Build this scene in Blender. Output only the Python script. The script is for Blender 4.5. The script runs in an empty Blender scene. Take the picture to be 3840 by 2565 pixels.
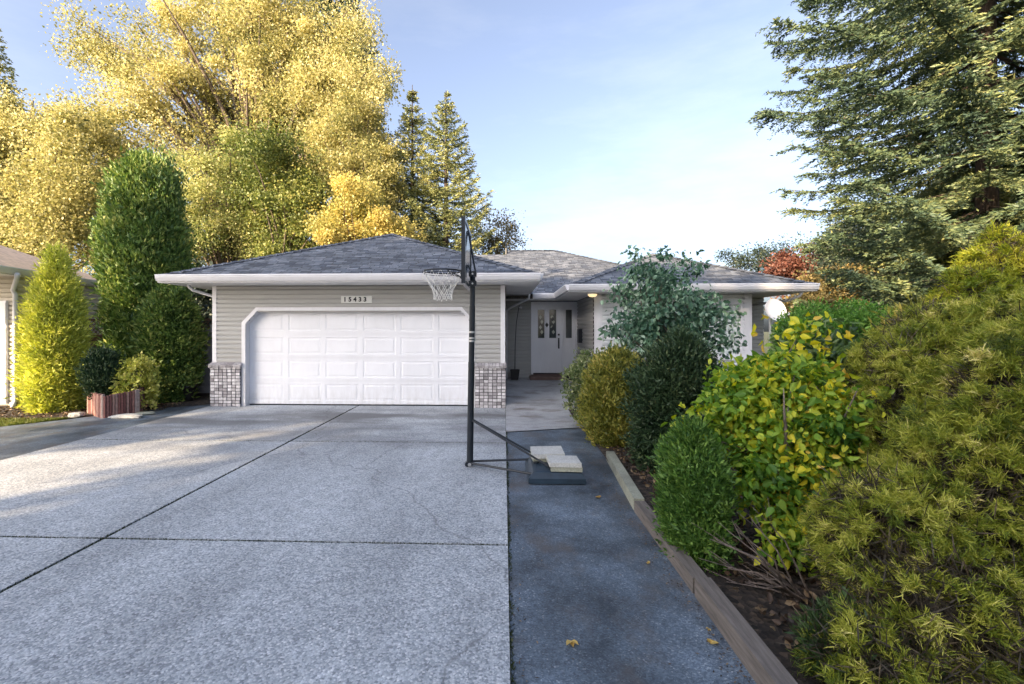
import bpy, math, random
import numpy as np
from math import sin, cos, pi, radians
from mathutils import Vector
random.seed(7)
RNG = np.random.default_rng(11)
S = bpy.context.scene
COL = S.collection

# ------------------------------------------------------------------ survey helpers (sight lines of the photograph)
TH = 0.036; F = 1060.0; CX = 1117.0; HY = 756.0; CH = 1.7
def X_at(px, Y):
    k = (px-CX)/F
    return Y*(k*cos(TH)-sin(TH))/(cos(TH)+k*sin(TH))
def Z_at(py, X, Y):
    return CH+(HY-py)*(-X*sin(TH)+Y*cos(TH))/F

# ------------------------------------------------------------------ object helpers
def tag(o, label=None, cat=None, group=None, kind=None):
    if label: o['label'] = label
    if cat: o['category'] = cat
    if group: o['group'] = group
    if kind: o['kind'] = kind
    return o
def empty(name, loc, label, cat, group=None):
    o = bpy.data.objects.new(name, None); COL.objects.link(o)
    o.location = loc; o.empty_display_size = 0.2
    return tag(o, label, cat, group)
class MB:
    def __init__(s): s.v = []; s.f = []; s.uv = []; s.m = []
    def poly(s, pts, uv=None, mi=0):
        n = len(s.v); s.v += [tuple(p) for p in pts]; s.f.append(list(range(n, n+len(pts)))); s.m.append(mi)
        s.uv += list(uv) if uv else [(0, 0)]*len(pts)
    def box(s, x0, x1, y0, y1, z0, z1, mi=0):
        a = [(x0,y0,z0),(x1,y0,z0),(x1,y1,z0),(x0,y1,z0),(x0,y0,z1),(x1,y0,z1),(x1,y1,z1),(x0,y1,z1)]
        for q in ((0,3,2,1),(4,5,6,7),(0,1,5,4),(1,2,6,5),(2,3,7,6),(3,0,4,7)): s.poly([a[i] for i in q], mi=mi)
    def obox(s, o, ux, uy, uz, mi=0):       # oriented box: corner o and three edge vectors
        o = Vector(o); ux = Vector(ux); uy = Vector(uy); uz = Vector(uz)
        a = [o, o+ux, o+ux+uy, o+uy, o+uz, o+ux+uz, o+ux+uy+uz, o+uy+uz]
        for q in ((0,3,2,1),(4,5,6,7),(0,1,5,4),(1,2,6,5),(2,3,7,6),(3,0,4,7)): s.poly([a[i] for i in q], mi=mi)
    def tube(s, pts, rad, n=8, cap=True, mi=0):
        pts = [Vector(p) for p in pts]
        if not hasattr(rad, '__len__'): rad = [rad]*len(pts)
        rings = []; up = None
        for i, p in enumerate(pts):
            t = (pts[min(i+1, len(pts)-1)]-pts[max(i-1, 0)]).normalized()
            if up is None: up = Vector((0,0,1)) if abs(t.z) < .9 else Vector((1,0,0))
            a = t.cross(up).normalized(); b = a.cross(t).normalized(); up = b
            rings.append([p+(a*cos(2*pi*k/n)+b*sin(2*pi*k/n))*rad[i] for k in range(n)])
        base = len(s.v)
        for r in rings: s.v += [tuple(q) for q in r]
        def face(idx):
            s.f.append(idx); s.uv += [(0,0)]*len(idx); s.m.append(mi)
        for i in range(len(rings)-1):
            for k in range(n):
                k2 = (k+1) % n
                face([base+i*n+k, base+i*n+k2, base+(i+1)*n+k2, base+(i+1)*n+k])
        if cap:
            face([base+k for k in range(n)][::-1]); face([base+(len(rings)-1)*n+k for k in range(n)])
    def build(s, name, mat, parent=None, smooth=False, bevel=0, label=None, col=None):
        me = bpy.data.meshes.new(name); me.from_pydata(s.v, [], s.f)
        uvl = me.uv_layers.new(name='UVMap')
        if len(s.uv) == len(me.loops):
            uvl.data.foreach_set('uv', np.array(s.uv, dtype=np.float32).ravel())
        mats = mat if isinstance(mat, (list, tuple)) else [mat]
        for m in mats: me.materials.append(m)
        if len(mats) > 1: me.polygons.foreach_set('material_index', s.m)
        if smooth: me.polygons.foreach_set('use_smooth', [True]*len(me.polygons))
        me.update()
        o = bpy.data.objects.new(name, me); COL.objects.link(o)
        if parent:
            o.parent = parent
            w = Vector((0,0,0)); p = parent
            while p: w += Vector(p.location); p = p.parent
            for v in me.vertices: v.co -= w
        if label: o['label'] = label
        if bevel:
            b = o.modifiers.new('bevel', 'BEVEL'); b.width = bevel; b.segments = 2; b.limit_method = 'ANGLE'
        return o
def recenter(o):
    # put the origin of a single-mesh thing at its base
    co = np.array([v.co[:] for v in o.data.vertices]); c = Vector((co[:,0].mean(), co[:,1].mean(), co[:,2].min()))
    for v in o.data.vertices: v.co -= c
    o.location = c
    return o
def wpos(parent):
    w = np.zeros(3); p = parent
    while p is not None: w += np.array(p.location); p = p.parent
    return w
def np_mesh(name, V, Q, mat, parent=None, rnd=None, smooth=None):
    me = bpy.data.meshes.new(name)
    V = np.asarray(V, dtype=np.float32)
    if parent is not None: V = V-wpos(parent).astype(np.float32)
    k = Q.shape[1]
    me.vertices.add(len(V)); me.vertices.foreach_set('co', V.ravel())
    me.loops.add(Q.size); me.loops.foreach_set('vertex_index', Q.astype(np.int32).ravel())
    me.polygons.add(len(Q)); me.polygons.foreach_set('loop_start', np.arange(0, Q.size, k, dtype=np.int32))
    if rnd is not None:
        at = me.attributes.new('rnd', 'FLOAT', 'FACE'); at.data.foreach_set('value', np.asarray(rnd, dtype=np.float32))
    me.materials.append(mat); me.update(calc_edges=True)
    o = bpy.data.objects.new(name, me); COL.objects.link(o)
    if parent is not None: o.parent = parent
    return o

# ------------------------------------------------------------------ materials
def new_mat(name):
    m = bpy.data.materials.new(name); m.use_nodes = True
    nt = m.node_tree; nt.nodes.clear()
    out = nt.nodes.new('ShaderNodeOutputMaterial'); b = nt.nodes.new('ShaderNodeBsdfPrincipled')
    nt.links.new(b.outputs[0], out.inputs[0])
    return m, nt, b, out
def N(nt, t, **kw):
    n = nt.nodes.new(t)
    for k, v in kw.items():
        if k.startswith('i_'):
            key = k[2:].replace('_', ' ')
            n.inputs[key].default_value = v
        else: setattr(n, k, v)
    return n
def ramp(nt, src, stops, interp='LINEAR'):
    r = nt.nodes.new('ShaderNodeValToRGB'); r.color_ramp.interpolation = interp
    e = r.color_ramp.elements
    while len(e) < len(stops): e.new(.5)
    for i, (p, c) in enumerate(stops):
        e[i].position = p; e[i].color = (c[0], c[1], c[2], 1) if hasattr(c, '__len__') else (c, c, c, 1)
    nt.links.new(src, r.inputs[0]); return r
def mixc(nt, fac, a, b, mode='MIX'):
    m = nt.nodes.new('ShaderNodeMix'); m.data_type = 'RGBA'; m.blend_type = mode
    def setin(sock, v):
        if hasattr(v, 'is_output') or isinstance(v, bpy.types.NodeSocket): nt.links.new(v, sock)
        elif hasattr(v, '__len__'): sock.default_value = (v[0], v[1], v[2], 1)
        else: sock.default_value = v
    setin(m.inputs[0], fac); setin(m.inputs[6], a); setin(m.inputs[7], b)
    return m.outputs[2]
def coord(nt, kind='Object', scale=(1,1,1)):
    t = nt.nodes.new('ShaderNodeTexCoord'); mp = nt.nodes.new('ShaderNodeMapping')
    nt.links.new(t.outputs[kind], mp.inputs[0]); mp.inputs['Scale'].default_value = scale
    return mp.outputs[0]
def geo_pos(nt, scale=(1,1,1)):
    g = nt.nodes.new('ShaderNodeNewGeometry'); mp = nt.nodes.new('ShaderNodeMapping')
    nt.links.new(g.outputs['Position'], mp.inputs[0]); mp.inputs['Scale'].default_value = scale
    return mp.outputs[0]
def noise(nt, vec, scale, detail=4, rough=.55):
    n = N(nt, 'ShaderNodeTexNoise'); n.inputs['Scale'].default_value = scale; n.inputs['Detail'].default_value = detail
    n.inputs['Roughness'].default_value = rough
    if vec is not None: nt.links.new(vec, n.inputs['Vector'])
    return n.outputs['Fac']
def bump(nt, b, h, strength=.3, dist=.01):
    n = nt.nodes.new('ShaderNodeBump'); n.inputs['Strength'].default_value = strength; n.inputs['Distance'].default_value = dist
    nt.links.new(h, n.inputs['Height']); nt.links.new(n.outputs[0], b.inputs['Normal'])
def plain(name, col, rough=.5, var=.12, metal=0, nscale=6, bmp=0, spec=.4):
    m, nt, b, out = new_mat(name)
    v = geo_pos(nt); n = noise(nt, v, nscale, 6)
    lo = tuple(c*(1-var) for c in col); hi = tuple(min(1, c*(1+var)) for c in col)
    r = ramp(nt, n, [(.3, lo), (.7, hi)])
    nt.links.new(r.outputs[0], b.inputs['Base Color'])
    b.inputs['Roughness'].default_value = rough; b.inputs['Metallic'].default_value = metal
    b.inputs['Specular IOR Level'].default_value = spec
    if bmp: bump(nt, b, noise(nt, v, nscale*12, 4), bmp, .004)
    return m

def leaf_mat(name, stops, trans=.35, rough=.5, big=.35, bigcol=None, bscale=.8, spec=.35):
    """leaf colours picked by a random number stored per leaf, plus a slow drift through the crown"""
    m = bpy.data.materials.new(name); m.use_nodes = True; nt = m.node_tree; nt.nodes.clear()
    out = nt.nodes.new('ShaderNodeOutputMaterial'); b = nt.nodes.new('ShaderNodeBsdfPrincipled')
    a = nt.nodes.new('ShaderNodeAttribute'); a.attribute_name = 'rnd'
    n = noise(nt, geo_pos(nt), bscale, 3)
    add = N(nt, 'ShaderNodeMath', operation='MULTIPLY_ADD'); nt.links.new(n, add.inputs[0]); add.inputs[1].default_value = big*2
    sub = N(nt, 'ShaderNodeMath', operation='SUBTRACT'); nt.links.new(a.outputs['Fac'], sub.inputs[0]); sub.inputs[1].default_value = big
    nt.links.new(sub.outputs[0], add.inputs[2])
    r = ramp(nt, add.outputs[0], stops)
    c = r.outputs[0]
    nt.links.new(c, b.inputs['Base Color']); b.inputs['Roughness'].default_value = rough
    b.inputs['Specular IOR Level'].default_value = spec
    t = nt.nodes.new('ShaderNodeBsdfTranslucent')
    hs = nt.nodes.new('ShaderNodeHueSaturation'); hs.inputs['Value'].default_value = 1.25; hs.inputs['Saturation'].default_value = 1.1
    nt.links.new(c, hs.inputs['Color']); nt.links.new(hs.outputs[0], t.inputs[0])
    mx = nt.nodes.new('ShaderNodeMixShader'); mx.inputs[0].default_value = trans
    nt.links.new(b.outputs[0], mx.inputs[1]); nt.links.new(t.outputs[0], mx.inputs[2]); nt.links.new(mx.outputs[0], out.inputs[0])
    return m

def aggregate_mat():
    m, nt, b, out = new_mat('exposed_aggregate')
    v = geo_pos(nt)
    vo = N(nt, 'ShaderNodeTexVoronoi'); vo.inputs['Scale'].default_value = 78; nt.links.new(v, vo.inputs['Vector'])
    sep = nt.nodes.new('ShaderNodeSeparateColor'); nt.links.new(vo.outputs['Color'], sep.inputs[0])
    peb = ramp(nt, sep.outputs[0], [(0, (.07,.085,.11)), (.22, (.25,.28,.31)), (.6, (.50,.535,.57)), (.9, (.68,.70,.72)), (1, (.88,.88,.87))])
    edge = ramp(nt, vo.outputs['Distance'], [(.25, 1), (.62, .45)])
    c = mixc(nt, .5, peb.outputs[0], edge.outputs[0], 'MULTIPLY')
    cement = mixc(nt, .40, c, (.47,.50,.53))
    big = ramp(nt, noise(nt, geo_pos(nt, (1.6, .5, 1)), .8, 6, .62), [(.3, .74), (.52, 1.0), (.7, 1.16)])
    c2 = mixc(nt, 1, cement, big.outputs[0], 'MULTIPLY')
    mid = ramp(nt, noise(nt, v, 6, 5, .7), [(.35, .88), (.65, 1.08)])
    c3 = mixc(nt, 1, c2, mid.outputs[0], 'MULTIPLY')
    # old tyre and oil stains in front of the garage door, and pale scuffs
    st = noise(nt, geo_pos(nt, (.5, 1.5, 1)), .9, 4, .5)
    sep2 = nt.nodes.new('ShaderNodeSeparateXYZ'); nt.links.new(v, sep2.inputs[0])
    near = N(nt, 'ShaderNodeMapRange'); nt.links.new(sep2.outputs['Y'], near.inputs[0])
    near.inputs[1].default_value = 5.2; near.inputs[2].default_value = 8.7; near.inputs[3].default_value = 0; near.inputs[4].default_value = 1
    far = N(nt, 'ShaderNodeMapRange'); nt.links.new(sep2.outputs['Y'], far.inputs[0])
    far.inputs[1].default_value = 9.3; far.inputs[2].default_value = 10.0; far.inputs[3].default_value = 1; far.inputs[4].default_value = .15
    sr = ramp(nt, st, [(.36, 0), (.58, 1)])
    mu = N(nt, 'ShaderNodeMath', operation='MULTIPLY'); nt.links.new(sr.outputs[0], mu.inputs[0]); nt.links.new(near.outputs[0], mu.inputs[1])
    mu2 = N(nt, 'ShaderNodeMath', operation='MULTIPLY'); nt.links.new(mu.outputs[0], mu2.inputs[0]); nt.links.new(far.outputs[0], mu2.inputs[1])
    mu3 = N(nt, 'ShaderNodeMath', operation='MULTIPLY'); nt.links.new(mu2.outputs[0], mu3.inputs[0]); mu3.inputs[1].default_value = .85
    c4 = mixc(nt, mu3.outputs[0], c3, (.12,.12,.125))
    vd = N(nt, 'ShaderNodeTexVoronoi'); vd.inputs['Scale'].default_value = 1.1; nt.links.new(geo_pos(nt, (1.0, .8, 1)), vd.inputs['Vector'])
    dn = N(nt, 'ShaderNodeMath', operation='MULTIPLY_ADD'); nt.links.new(noise(nt, v, 9, 4, .7), dn.inputs[0]); dn.inputs[1].default_value = .09; nt.links.new(vd.outputs['Distance'], dn.inputs[2])
    dr = ramp(nt, dn.outputs[0], [(.07, .55), (.115, 0)])
    c4 = mixc(nt, dr.outputs[0], c4, (.09,.09,.095))
    ck = N(nt, 'ShaderNodeTexVoronoi', feature='DISTANCE_TO_EDGE'); ck.inputs['Scale'].default_value = .22
    wv = N(nt, 'ShaderNodeVectorMath', operation='MULTIPLY_ADD'); nzc = N(nt, 'ShaderNodeTexNoise'); nzc.inputs['Scale'].default_value = 1.5; nzc.inputs['Detail'].default_value = 8; nt.links.new(v, nzc.inputs['Vector'])
    nt.links.new(nzc.outputs['Color'], wv.inputs[0]); wv.inputs[1].default_value = (.7, .7, .7); nt.links.new(v, wv.inputs[2]); nt.links.new(wv.outputs[0], ck.inputs['Vector'])
    cr_ = ramp(nt, ck.outputs['Distance'], [(.0007, .5), (.0016, 0)])
    c4 = mixc(nt, cr_.outputs[0], c4, (.10,.105,.11))
    nt.links.new(c4, b.inputs['Base Color'])
    b.inputs['Roughness'].default_value = .75; b.inputs['Specular IOR Level'].default_value = .3
    bump(nt, b, edge.outputs[0], .5, .004)
    return m
def asphalt_mat():
    m, nt, b, out = new_mat('old_asphalt')
    v = geo_pos(nt)
    vo = N(nt, 'ShaderNodeTexVoronoi'); vo.inputs['Scale'].default_value = 120; nt.links.new(v, vo.inputs['Vector'])
    sep = nt.nodes.new('ShaderNodeSeparateColor'); nt.links.new(vo.outputs['Color'], sep.inputs[0])
    p = ramp(nt, sep.outputs[0], [(0, (.05,.065,.085)), (.6, (.085,.112,.145)), (.95, (.12,.15,.18)), (1, (.22,.24,.26))])
    big = ramp(nt, noise(nt, v, 1.3, 7, .66), [(.34, .42), (.5, 1.05), (.64, 1.75)])
    c = mixc(nt, 1, p.outputs[0], big.outputs[0], 'MULTIPLY')
    br = ramp(nt, noise(nt, geo_pos(nt, (1.3, .9, 1)), 1.7, 5, .6), [(.52, 0), (.66, .65)])
    c = mixc(nt, br.outputs[0], c, (.10,.085,.075))
    nt.links.new(c, b.inputs['Base Color']); b.inputs['Roughness'].default_value = .62
    bump(nt, b, vo.outputs['Distance'], .45, .004)
    return m
def concrete_mat(name, col, stain=.5):
    m, nt, b, out = new_mat(name)
    v = geo_pos(nt)
    c = ramp(nt, noise(nt, v, 1.2, 7, .65), [(.3, tuple(x*.6 for x in col)), (.5, col), (.72, tuple(min(1,x*1.25) for x in col))])
    d = ramp(nt, noise(nt, v, 60, 3), [(.35, .8), (.65, 1.1)])
    c2 = mixc(nt, 1, c.outputs[0], d.outputs[0], 'MULTIPLY')
    br = ramp(nt, noise(nt, geo_pos(nt, (.8, 1.6, 1)), 1.4, 5), [(.52, 0), (.68, stain)])
    c3 = mixc(nt, br.outputs[0], c2, (.13,.10,.08))
    nt.links.new(c3, b.inputs['Base Color']); b.inputs['Roughness'].default_value = .7
    bump(nt, b, noise(nt, v, 90, 4), .3, .004)
    return m
def soil_mat(name, a=(.016,.013,.011), c=(.05,.038,.03)):
    m, nt, b, out = new_mat(name)
    v = geo_pos(nt)
    vo = N(nt, 'ShaderNodeTexVoronoi'); vo.inputs['Scale'].default_value = 26; nt.links.new(v, vo.inputs['Vector'])
    sep = nt.nodes.new('ShaderNodeSeparateColor'); nt.links.new(vo.outputs['Color'], sep.inputs[0])
    r = ramp(nt, sep.outputs[0], [(0, a), (.7, c), (1, (c[0]*2, c[1]*1.9, c[2]*1.7))])
    nt.links.new(r.outputs[0], b.inputs['Base Color']); b.inputs['Roughness'].default_value = .95
    bump(nt, b, vo.outputs['Distance'], .9, .02)
    return m
def shingle_mat():
    m, nt, b, out = new_mat('asphalt_shingles')
    uv = nt.nodes.new('ShaderNodeTexCoord').outputs['UV']
    dm_ = nt.nodes.new('ShaderNodeMapping'); nt.links.new(uv, dm_.inputs[0]); dm_.inputs['Scale'].default_value = (5, 16, 1); dmap = dm_.outputs[0]
    # wobble the courses a little
    nz = N(nt, 'ShaderNodeTexNoise'); nz.inputs['Scale'].default_value = 2.5; nt.links.new(uv, nz.inputs['Vector'])
    sc = N(nt, 'ShaderNodeVectorMath', operation='SCALE'); nt.links.new(nz.outputs['Color'], sc.inputs[0]); sc.inputs['Scale'].default_value = .035
    ad = N(nt, 'ShaderNodeVectorMath', operation='ADD'); nt.links.new(uv, ad.inputs[0]); nt.links.new(sc.outputs[0], ad.inputs[1])
    br = N(nt, 'ShaderNodeTexBrick'); nt.links.new(ad.outputs[0], br.inputs['Vector'])
    br.offset = .37; br.offset_frequency = 2; br.squash = .8; br.squash_frequency = 3
    br.inputs['Scale'].default_value = 1; br.inputs['Brick Width'].default_value = .27; br.inputs['Row Height'].default_value = .125
    br.inputs['Mortar Size'].default_value = .009; br.inputs['Mortar Smooth'].default_value = .3; br.inputs['Bias'].default_value = 0
    br.inputs['Color1'].default_value = (.04,.052,.078,1); br.inputs['Color2'].default_value = (.17,.19,.225,1); br.inputs['Mortar'].default_value = (.015,.02,.03,1)
    n = ramp(nt, noise(nt, uv, 1.3, 5), [(.3, .75), (.7, 1.3)])
    c = mixc(nt, 1, br.outputs['Color'], n.outputs[0], 'MULTIPLY')
    g = ramp(nt, noise(nt, uv, 45, 3, .7), [(.3, .65), (.7, 1.35)])
    c = mixc(nt, 1, c, g.outputs[0], 'MULTIPLY')
    w = ramp(nt, noise(nt, uv, 7, 4, .6), [(.5, 0), (.75, .45)])
    c = mixc(nt, w.outputs[0], c, (.15,.15,.155)); dsh = ramp(nt, noise(nt, dmap, 1.0, 3, .6), [(.36, .6), (.5, 1), (.66, 1.3)]); c = mixc(nt, 1, c, dsh.outputs[0], 'MULTIPLY')
    nt.links.new(c, b.inputs['Base Color']); b.inputs['Roughness'].default_value = .8
    bump(nt, b, br.outputs['Fac'], -.6, .012)
    return m
def attr_mat(name, stops, rough=.8, bscale=30, bmp=.3):
    m, nt, b, out = new_mat(name)
    a = nt.nodes.new('ShaderNodeAttribute'); a.attribute_name = 'rnd'
    r = ramp(nt, a.outputs['Fac'], stops)
    n = noise(nt, geo_pos(nt), bscale, 4)
    d = ramp(nt, n, [(.3, .75), (.7, 1.2)])
    nt.links.new(mixc(nt, 1, r.outputs[0], d.outputs[0], 'MULTIPLY'), b.inputs['Base Color'])
    b.inputs['Roughness'].default_value = rough
    bump(nt, b, n, bmp, .006)
    return m
def bark_mat(name, col):
    m, nt, b, out = new_mat(name)
    v = geo_pos(nt, (8, 8, 1.5)); n = noise(nt, v, 3, 6, .7)
    r = ramp(nt, n, [(.3, tuple(c*.45 for c in col)), (.7, tuple(c*1.3 for c in col))])
    nt.links.new(r.outputs[0], b.inputs['Base Color']); b.inputs['Roughness'].default_value = .9
    bump(nt, b, n, .7, .03)
    return m
def wood_mat(name, col, sc=(2, 2, 14)):
    m, nt, b, out = new_mat(name)
    v = geo_pos(nt, sc); n = noise(nt, v, 3, 7, .7)
    r = ramp(nt, n, [(.25, tuple(c*.45 for c in col)), (.5, col), (.75, tuple(min(1,c*1.5) for c in col))])
    nt.links.new(r.outputs[0], b.inputs['Base Color']); b.inputs['Roughness'].default_value = .85
    bump(nt, b, n, .5, .006)
    return m
M = {}
M['agg'] = aggregate_mat(); M['asphalt'] = asphalt_mat()
M['walk'] = concrete_mat('walk_concrete', (.36,.37,.385), .8)
M['paver'] = concrete_mat('paver_concrete', (.52,.52,.49), .12)
M['soil'] = soil_mat('bed_soil'); M['ground'] = soil_mat('yard_ground', (.03,.035,.015), (.07,.08,.035))
M['shingle'] = shingle_mat()
M['siding'] = plain('vinyl_siding', (.36,.36,.35), .5, .05, nscale=1.5)
M['wing'] = plain('pale_siding', (.60,.62,.63), .5, .05, nscale=1.5)
M['trim'] = plain('white_trim', (.66,.66,.69), .4, .04, nscale=2)
M['door'] = plain('garage_white', (.73,.74,.78), .38, .04, nscale=1.6)
def grime(m, z0, z1, amt):        # splash dirt low on a painted surface
    nt = m.node_tree; b = [n for n in nt.nodes if n.type == 'BSDF_PRINCIPLED'][0]; src = b.inputs['Base Color'].links[0].from_socket
    sp = nt.nodes.new('ShaderNodeSeparateXYZ'); nt.links.new(geo_pos(nt), sp.inputs[0])
    mr = N(nt, 'ShaderNodeMapRange'); nt.links.new(sp.outputs['Z'], mr.inputs[0]); mr.inputs[1].default_value = z0; mr.inputs[2].default_value = z1; mr.inputs[3].default_value = 1; mr.inputs[4].default_value = .12
    nr_ = ramp(nt, noise(nt, geo_pos(nt, (5, 5, 1.2)), 2.2, 6, .65), [(.35, 0), (.75, 1)])
    mm = N(nt, 'ShaderNodeMath', operation='MULTIPLY'); nt.links.new(mr.outputs[0], mm.inputs[0]); nt.links.new(nr_.outputs[0], mm.inputs[1])
    m2 = N(nt, 'ShaderNodeMath', operation='MULTIPLY'); nt.links.new(mm.outputs[0], m2.inputs[0]); m2.inputs[1].default_value = amt
    nt.links.new(mixc(nt, m2.outputs[0], src, (.36,.34,.31)), b.inputs['Base Color'])
grime(M['door'], .0, .6, .5); grime(M['trim'], .0, 3.5, .35); grime(M['siding'], .9, 3.0, .25)
M['soffit'] = plain('soffit_white', (.76,.75,.75), .6, .05, nscale=2)
M['glass'] = plain('window_glass', (.05,.06,.07), .06, .3, nscale=2, spec=.9)
M['curtain'] = plain('white_curtain', (.50,.60,.55), .8, .08, nscale=4)
M['black'] = plain('black_powder_coat', (.012,.016,.022), .35, .3, nscale=12)
M['plastic'] = plain('dark_blue_plastic', (.018,.035,.055), .45, .3, nscale=6, bmp=.1)
M['steel'] = plain('dull_steel', (.5,.5,.5), .35, .1, metal=.8)
M['net'] = plain('net_cord', (.75,.74,.71), .8, .08)
M['darkwood'] = wood_mat('dark_wood', (.10,.06,.04))
M['timber'] = wood_mat('landscape_timber', (.155,.135,.12), (14, 1.2, 14))
M['mossy'] = concrete_mat('mossy_edging', (.34,.35,.28), .4)
M['redlog'] = attr_mat('red_log_edging', [(0, (.12,.05,.045)), (.4, (.24,.10,.085)), (.7, (.30,.17,.14)), (1, (.36,.28,.25))], .85, 20)
M['brick'] = attr_mat('pale_brick', [(0, (.24,.22,.23)), (.3, (.40,.38,.39)), (.65, (.50,.48,.49)), (1, (.66,.64,.65))], .85, 25)
M['mortar'] = plain('dark_mortar', (.07,.065,.07), .9, .2, nscale=20)
M['bark'] = bark_mat('grey_bark', (.13,.10,.075)); M['darkbark'] = bark_mat('conifer_bark', (.07,.05,.04))
M['twig'] = bark_mat('pale_twig', (.24,.19,.16))
M['gate'] = plain('grey_gate', (.27,.27,.29), .5, .08, nscale=3)
M['fence'] = wood_mat('brown_fence', (.16,.09,.06))
M['nroof'] = plain('neighbour_shingles', (.60,.46,.37), .85, .25, nscale=9, bmp=.5)
M['nwall'] = plain('neighbour_siding', (.55,.50,.42), .55, .05)
M['pot'] = plain('black_pot', (.02,.018,.018), .5, .3)
M['stone'] = concrete_mat('pale_stone', (.42,.42,.40), .15)
M['dish'] = plain('dish_enamel', (.70,.69,.70), .45, .04)

# ------------------------------------------------------------------ camera
cam = bpy.data.cameras.new('camera'); co = bpy.data.objects.new('camera', cam); COL.objects.link(co)
co.location = (0, 0, CH); co.rotation_euler = (pi/2, 0, TH)
cam.sensor_width = 36; cam.lens = 36*F/2347; cam.clip_end = 2000; cam.clip_start = .05
cam.shift_x = (1173.5-CX)/2347; cam.shift_y = -(784-HY)/2347
S.camera = co

# ------------------------------------------------------------------ light
SUN_EL = radians(21); SA = Vector((-.68, -.733)).normalized()
sd = Vector((SA.x*cos(SUN_EL), SA.y*cos(SUN_EL), sin(SUN_EL)))
sl = bpy.data.lights.new('sun', 'SUN'); sl.energy = 4.8; sl.angle = radians(.6); sl.color = (1, .75, .47)
so = bpy.data.objects.new('sun', sl); COL.objects.link(so); so.rotation_euler = sd.to_track_quat('Z', 'Y').to_euler(); so.location = (-20, -20, 30)
w = bpy.data.worlds.new('World'); S.world = w; w.use_nodes = True; nt = w.node_tree; nt.nodes.clear()
sky = nt.nodes.new('ShaderNodeTexSky'); sky.sky_type = 'NISHITA'; sky.sun_disc = False
sky.sun_elevation = SUN_EL; sky.sun_rotation = math.atan2(SA.x, SA.y) % (2*pi)
sky.altitude = 60; sky.air_density = .85; sky.dust_density = 5; sky.ozone_density = 4
bg = nt.nodes.new('ShaderNodeBackground'); bg.inputs[1].default_value = .15
wo = nt.nodes.new('ShaderNodeOutputWorld'); hsv = nt.nodes.new('ShaderNodeHueSaturation'); hsv.inputs['Saturation'].default_value = .74; nt.links.new(sky.outputs[0], hsv.inputs['Color']); skc = mixc(nt, 1.0, hsv.outputs[0], (1.0, .955, .925), 'MULTIPLY')
h2 = nt.nodes.new('ShaderNodeHueSaturation'); h2.inputs['Saturation'].default_value = .45; h2.inputs['Value'].default_value = 1.22; nt.links.new(skc, h2.inputs['Color'])
cv = coord(nt, 'Generated', (1.2, 1.6, 5)); cn = noise(nt, cv, 1.6, 7, .62); cr = ramp(nt, cn, [(.45, 0), (.8, .38)])
nt.links.new(mixc(nt, cr.outputs[0], skc, h2.outputs[0]), bg.inputs[0]); nt.links.new(bg.outputs[0], wo.inputs[0])
S.view_settings.view_transform = 'Standard'; S.view_settings.look = 'None'; S.view_settings.exposure = 1.68; S.view_settings.gamma = 1

# ------------------------------------------------------------------ ground
g = MB(); g.poly([(-400,-400,-.06),(400,-400,-.06),(400,400,-.06),(-400,400,-.06)])
tag(g.build('ground', M['ground']), kind='structure')
GX = -3.27; RX = .03; LX = -6.55
b = MB(); jw = .015
ys = [(-6.2, -2.95), (-2.95, .35), (.35, 3.66), (3.66, 6.95), (6.95, 10.3)]
for y0, y1 in ys:
    for x0, x1 in ((LX, GX), (GX, RX)):
        b.box(x0+(.022 if x0 == GX else .0), x1-(.014 if x1 == GX else .0), y0+jw, y1-jw, -.08, 0)
drv = tag(b.build('driveway', M['agg'], bevel=.006), kind='structure')
b = MB(); b.poly([(RX+.004, -7, -.012), (1.4, -7, -.012), (1.4, 7.0, -.012), (1.9, 9.2, -.012), (RX+.004, 9.2, -.012)])
tag(b.build('asphalt_path', M['asphalt']), kind='structure')
b = MB(); b.poly([(-30, -7, -.02), (LX, -7, -.02), (LX, 10.9, -.02), (-7.1, 10.9, -.02), (-7.5, 9.9, -.02), (-8.1, 9.0, -.02), (-8.9, 7.9, -.02), (-10.5, 6.9, -.02), (-13, 6.4, -.02), (-30, 6.2, -.02)])
tag(b.build('side_driveway', M['asphalt']), kind='structure')
b = MB()     # entry walk rising to the porch
rows = [(7.7, 8.5, 0.004), (9.2, 9.6, .02), (10.6, 10.6, .10), (12.0, 12.0, .20), (13.75, 13.75, .28)]
for i in range(len(rows)-1):
    (a0, a1, az), (c0, c1, cz) = rows[i], rows[i+1]
    b.poly([(RX+.005, a0, az), (2.6, a1, az), (2.6, c1, cz), (RX+.005, c0, cz)])
tag(b.build('entry_walk', M['walk']), kind='structure')
def mound(name, x0, x1, y0, y1, zf, mat, nx=30, ny=60):
    xs = np.linspace(x0, x1, nx); yy = np.linspace(y0, y1, ny); X, Y = np.meshgrid(xs, yy)
    Z = zf(X, Y)+RNG.normal(0, .006, X.shape); V = np.stack([X, Y, Z], -1).reshape(-1, 3)
    i = np.arange(ny-1)[:, None]*nx+np.arange(nx-1)[None]; i = i.ravel()
    return tag(np_mesh(name, V, np.stack([i, i+1, i+nx+1, i+nx], 1), mat), kind='structure')
mound('garden_bed', 1.33, 9, -1, 10.4, lambda X, Y: .02+.10*np.clip((X-1.4)/1.5, 0, 1)+.03*np.sin(X*3)*np.cos(Y*2.3), M['soil'])
b = MB(); b.poly([(-7.0, 10.2, -.014), (-7.45, 9.9, -.014), (-8.05, 9.05, -.014), (-8.8, 8.35, -.014), (-10, 8.3, -.014), (-13, 8.2, -.014), (-18, 8.2, -.014), (-18, 16, -.014), (-6.6, 16, -.014), (-6.6, 10.6, -.014)])
tag(b.build('soil_bed', M['soil']), kind='structure')

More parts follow.
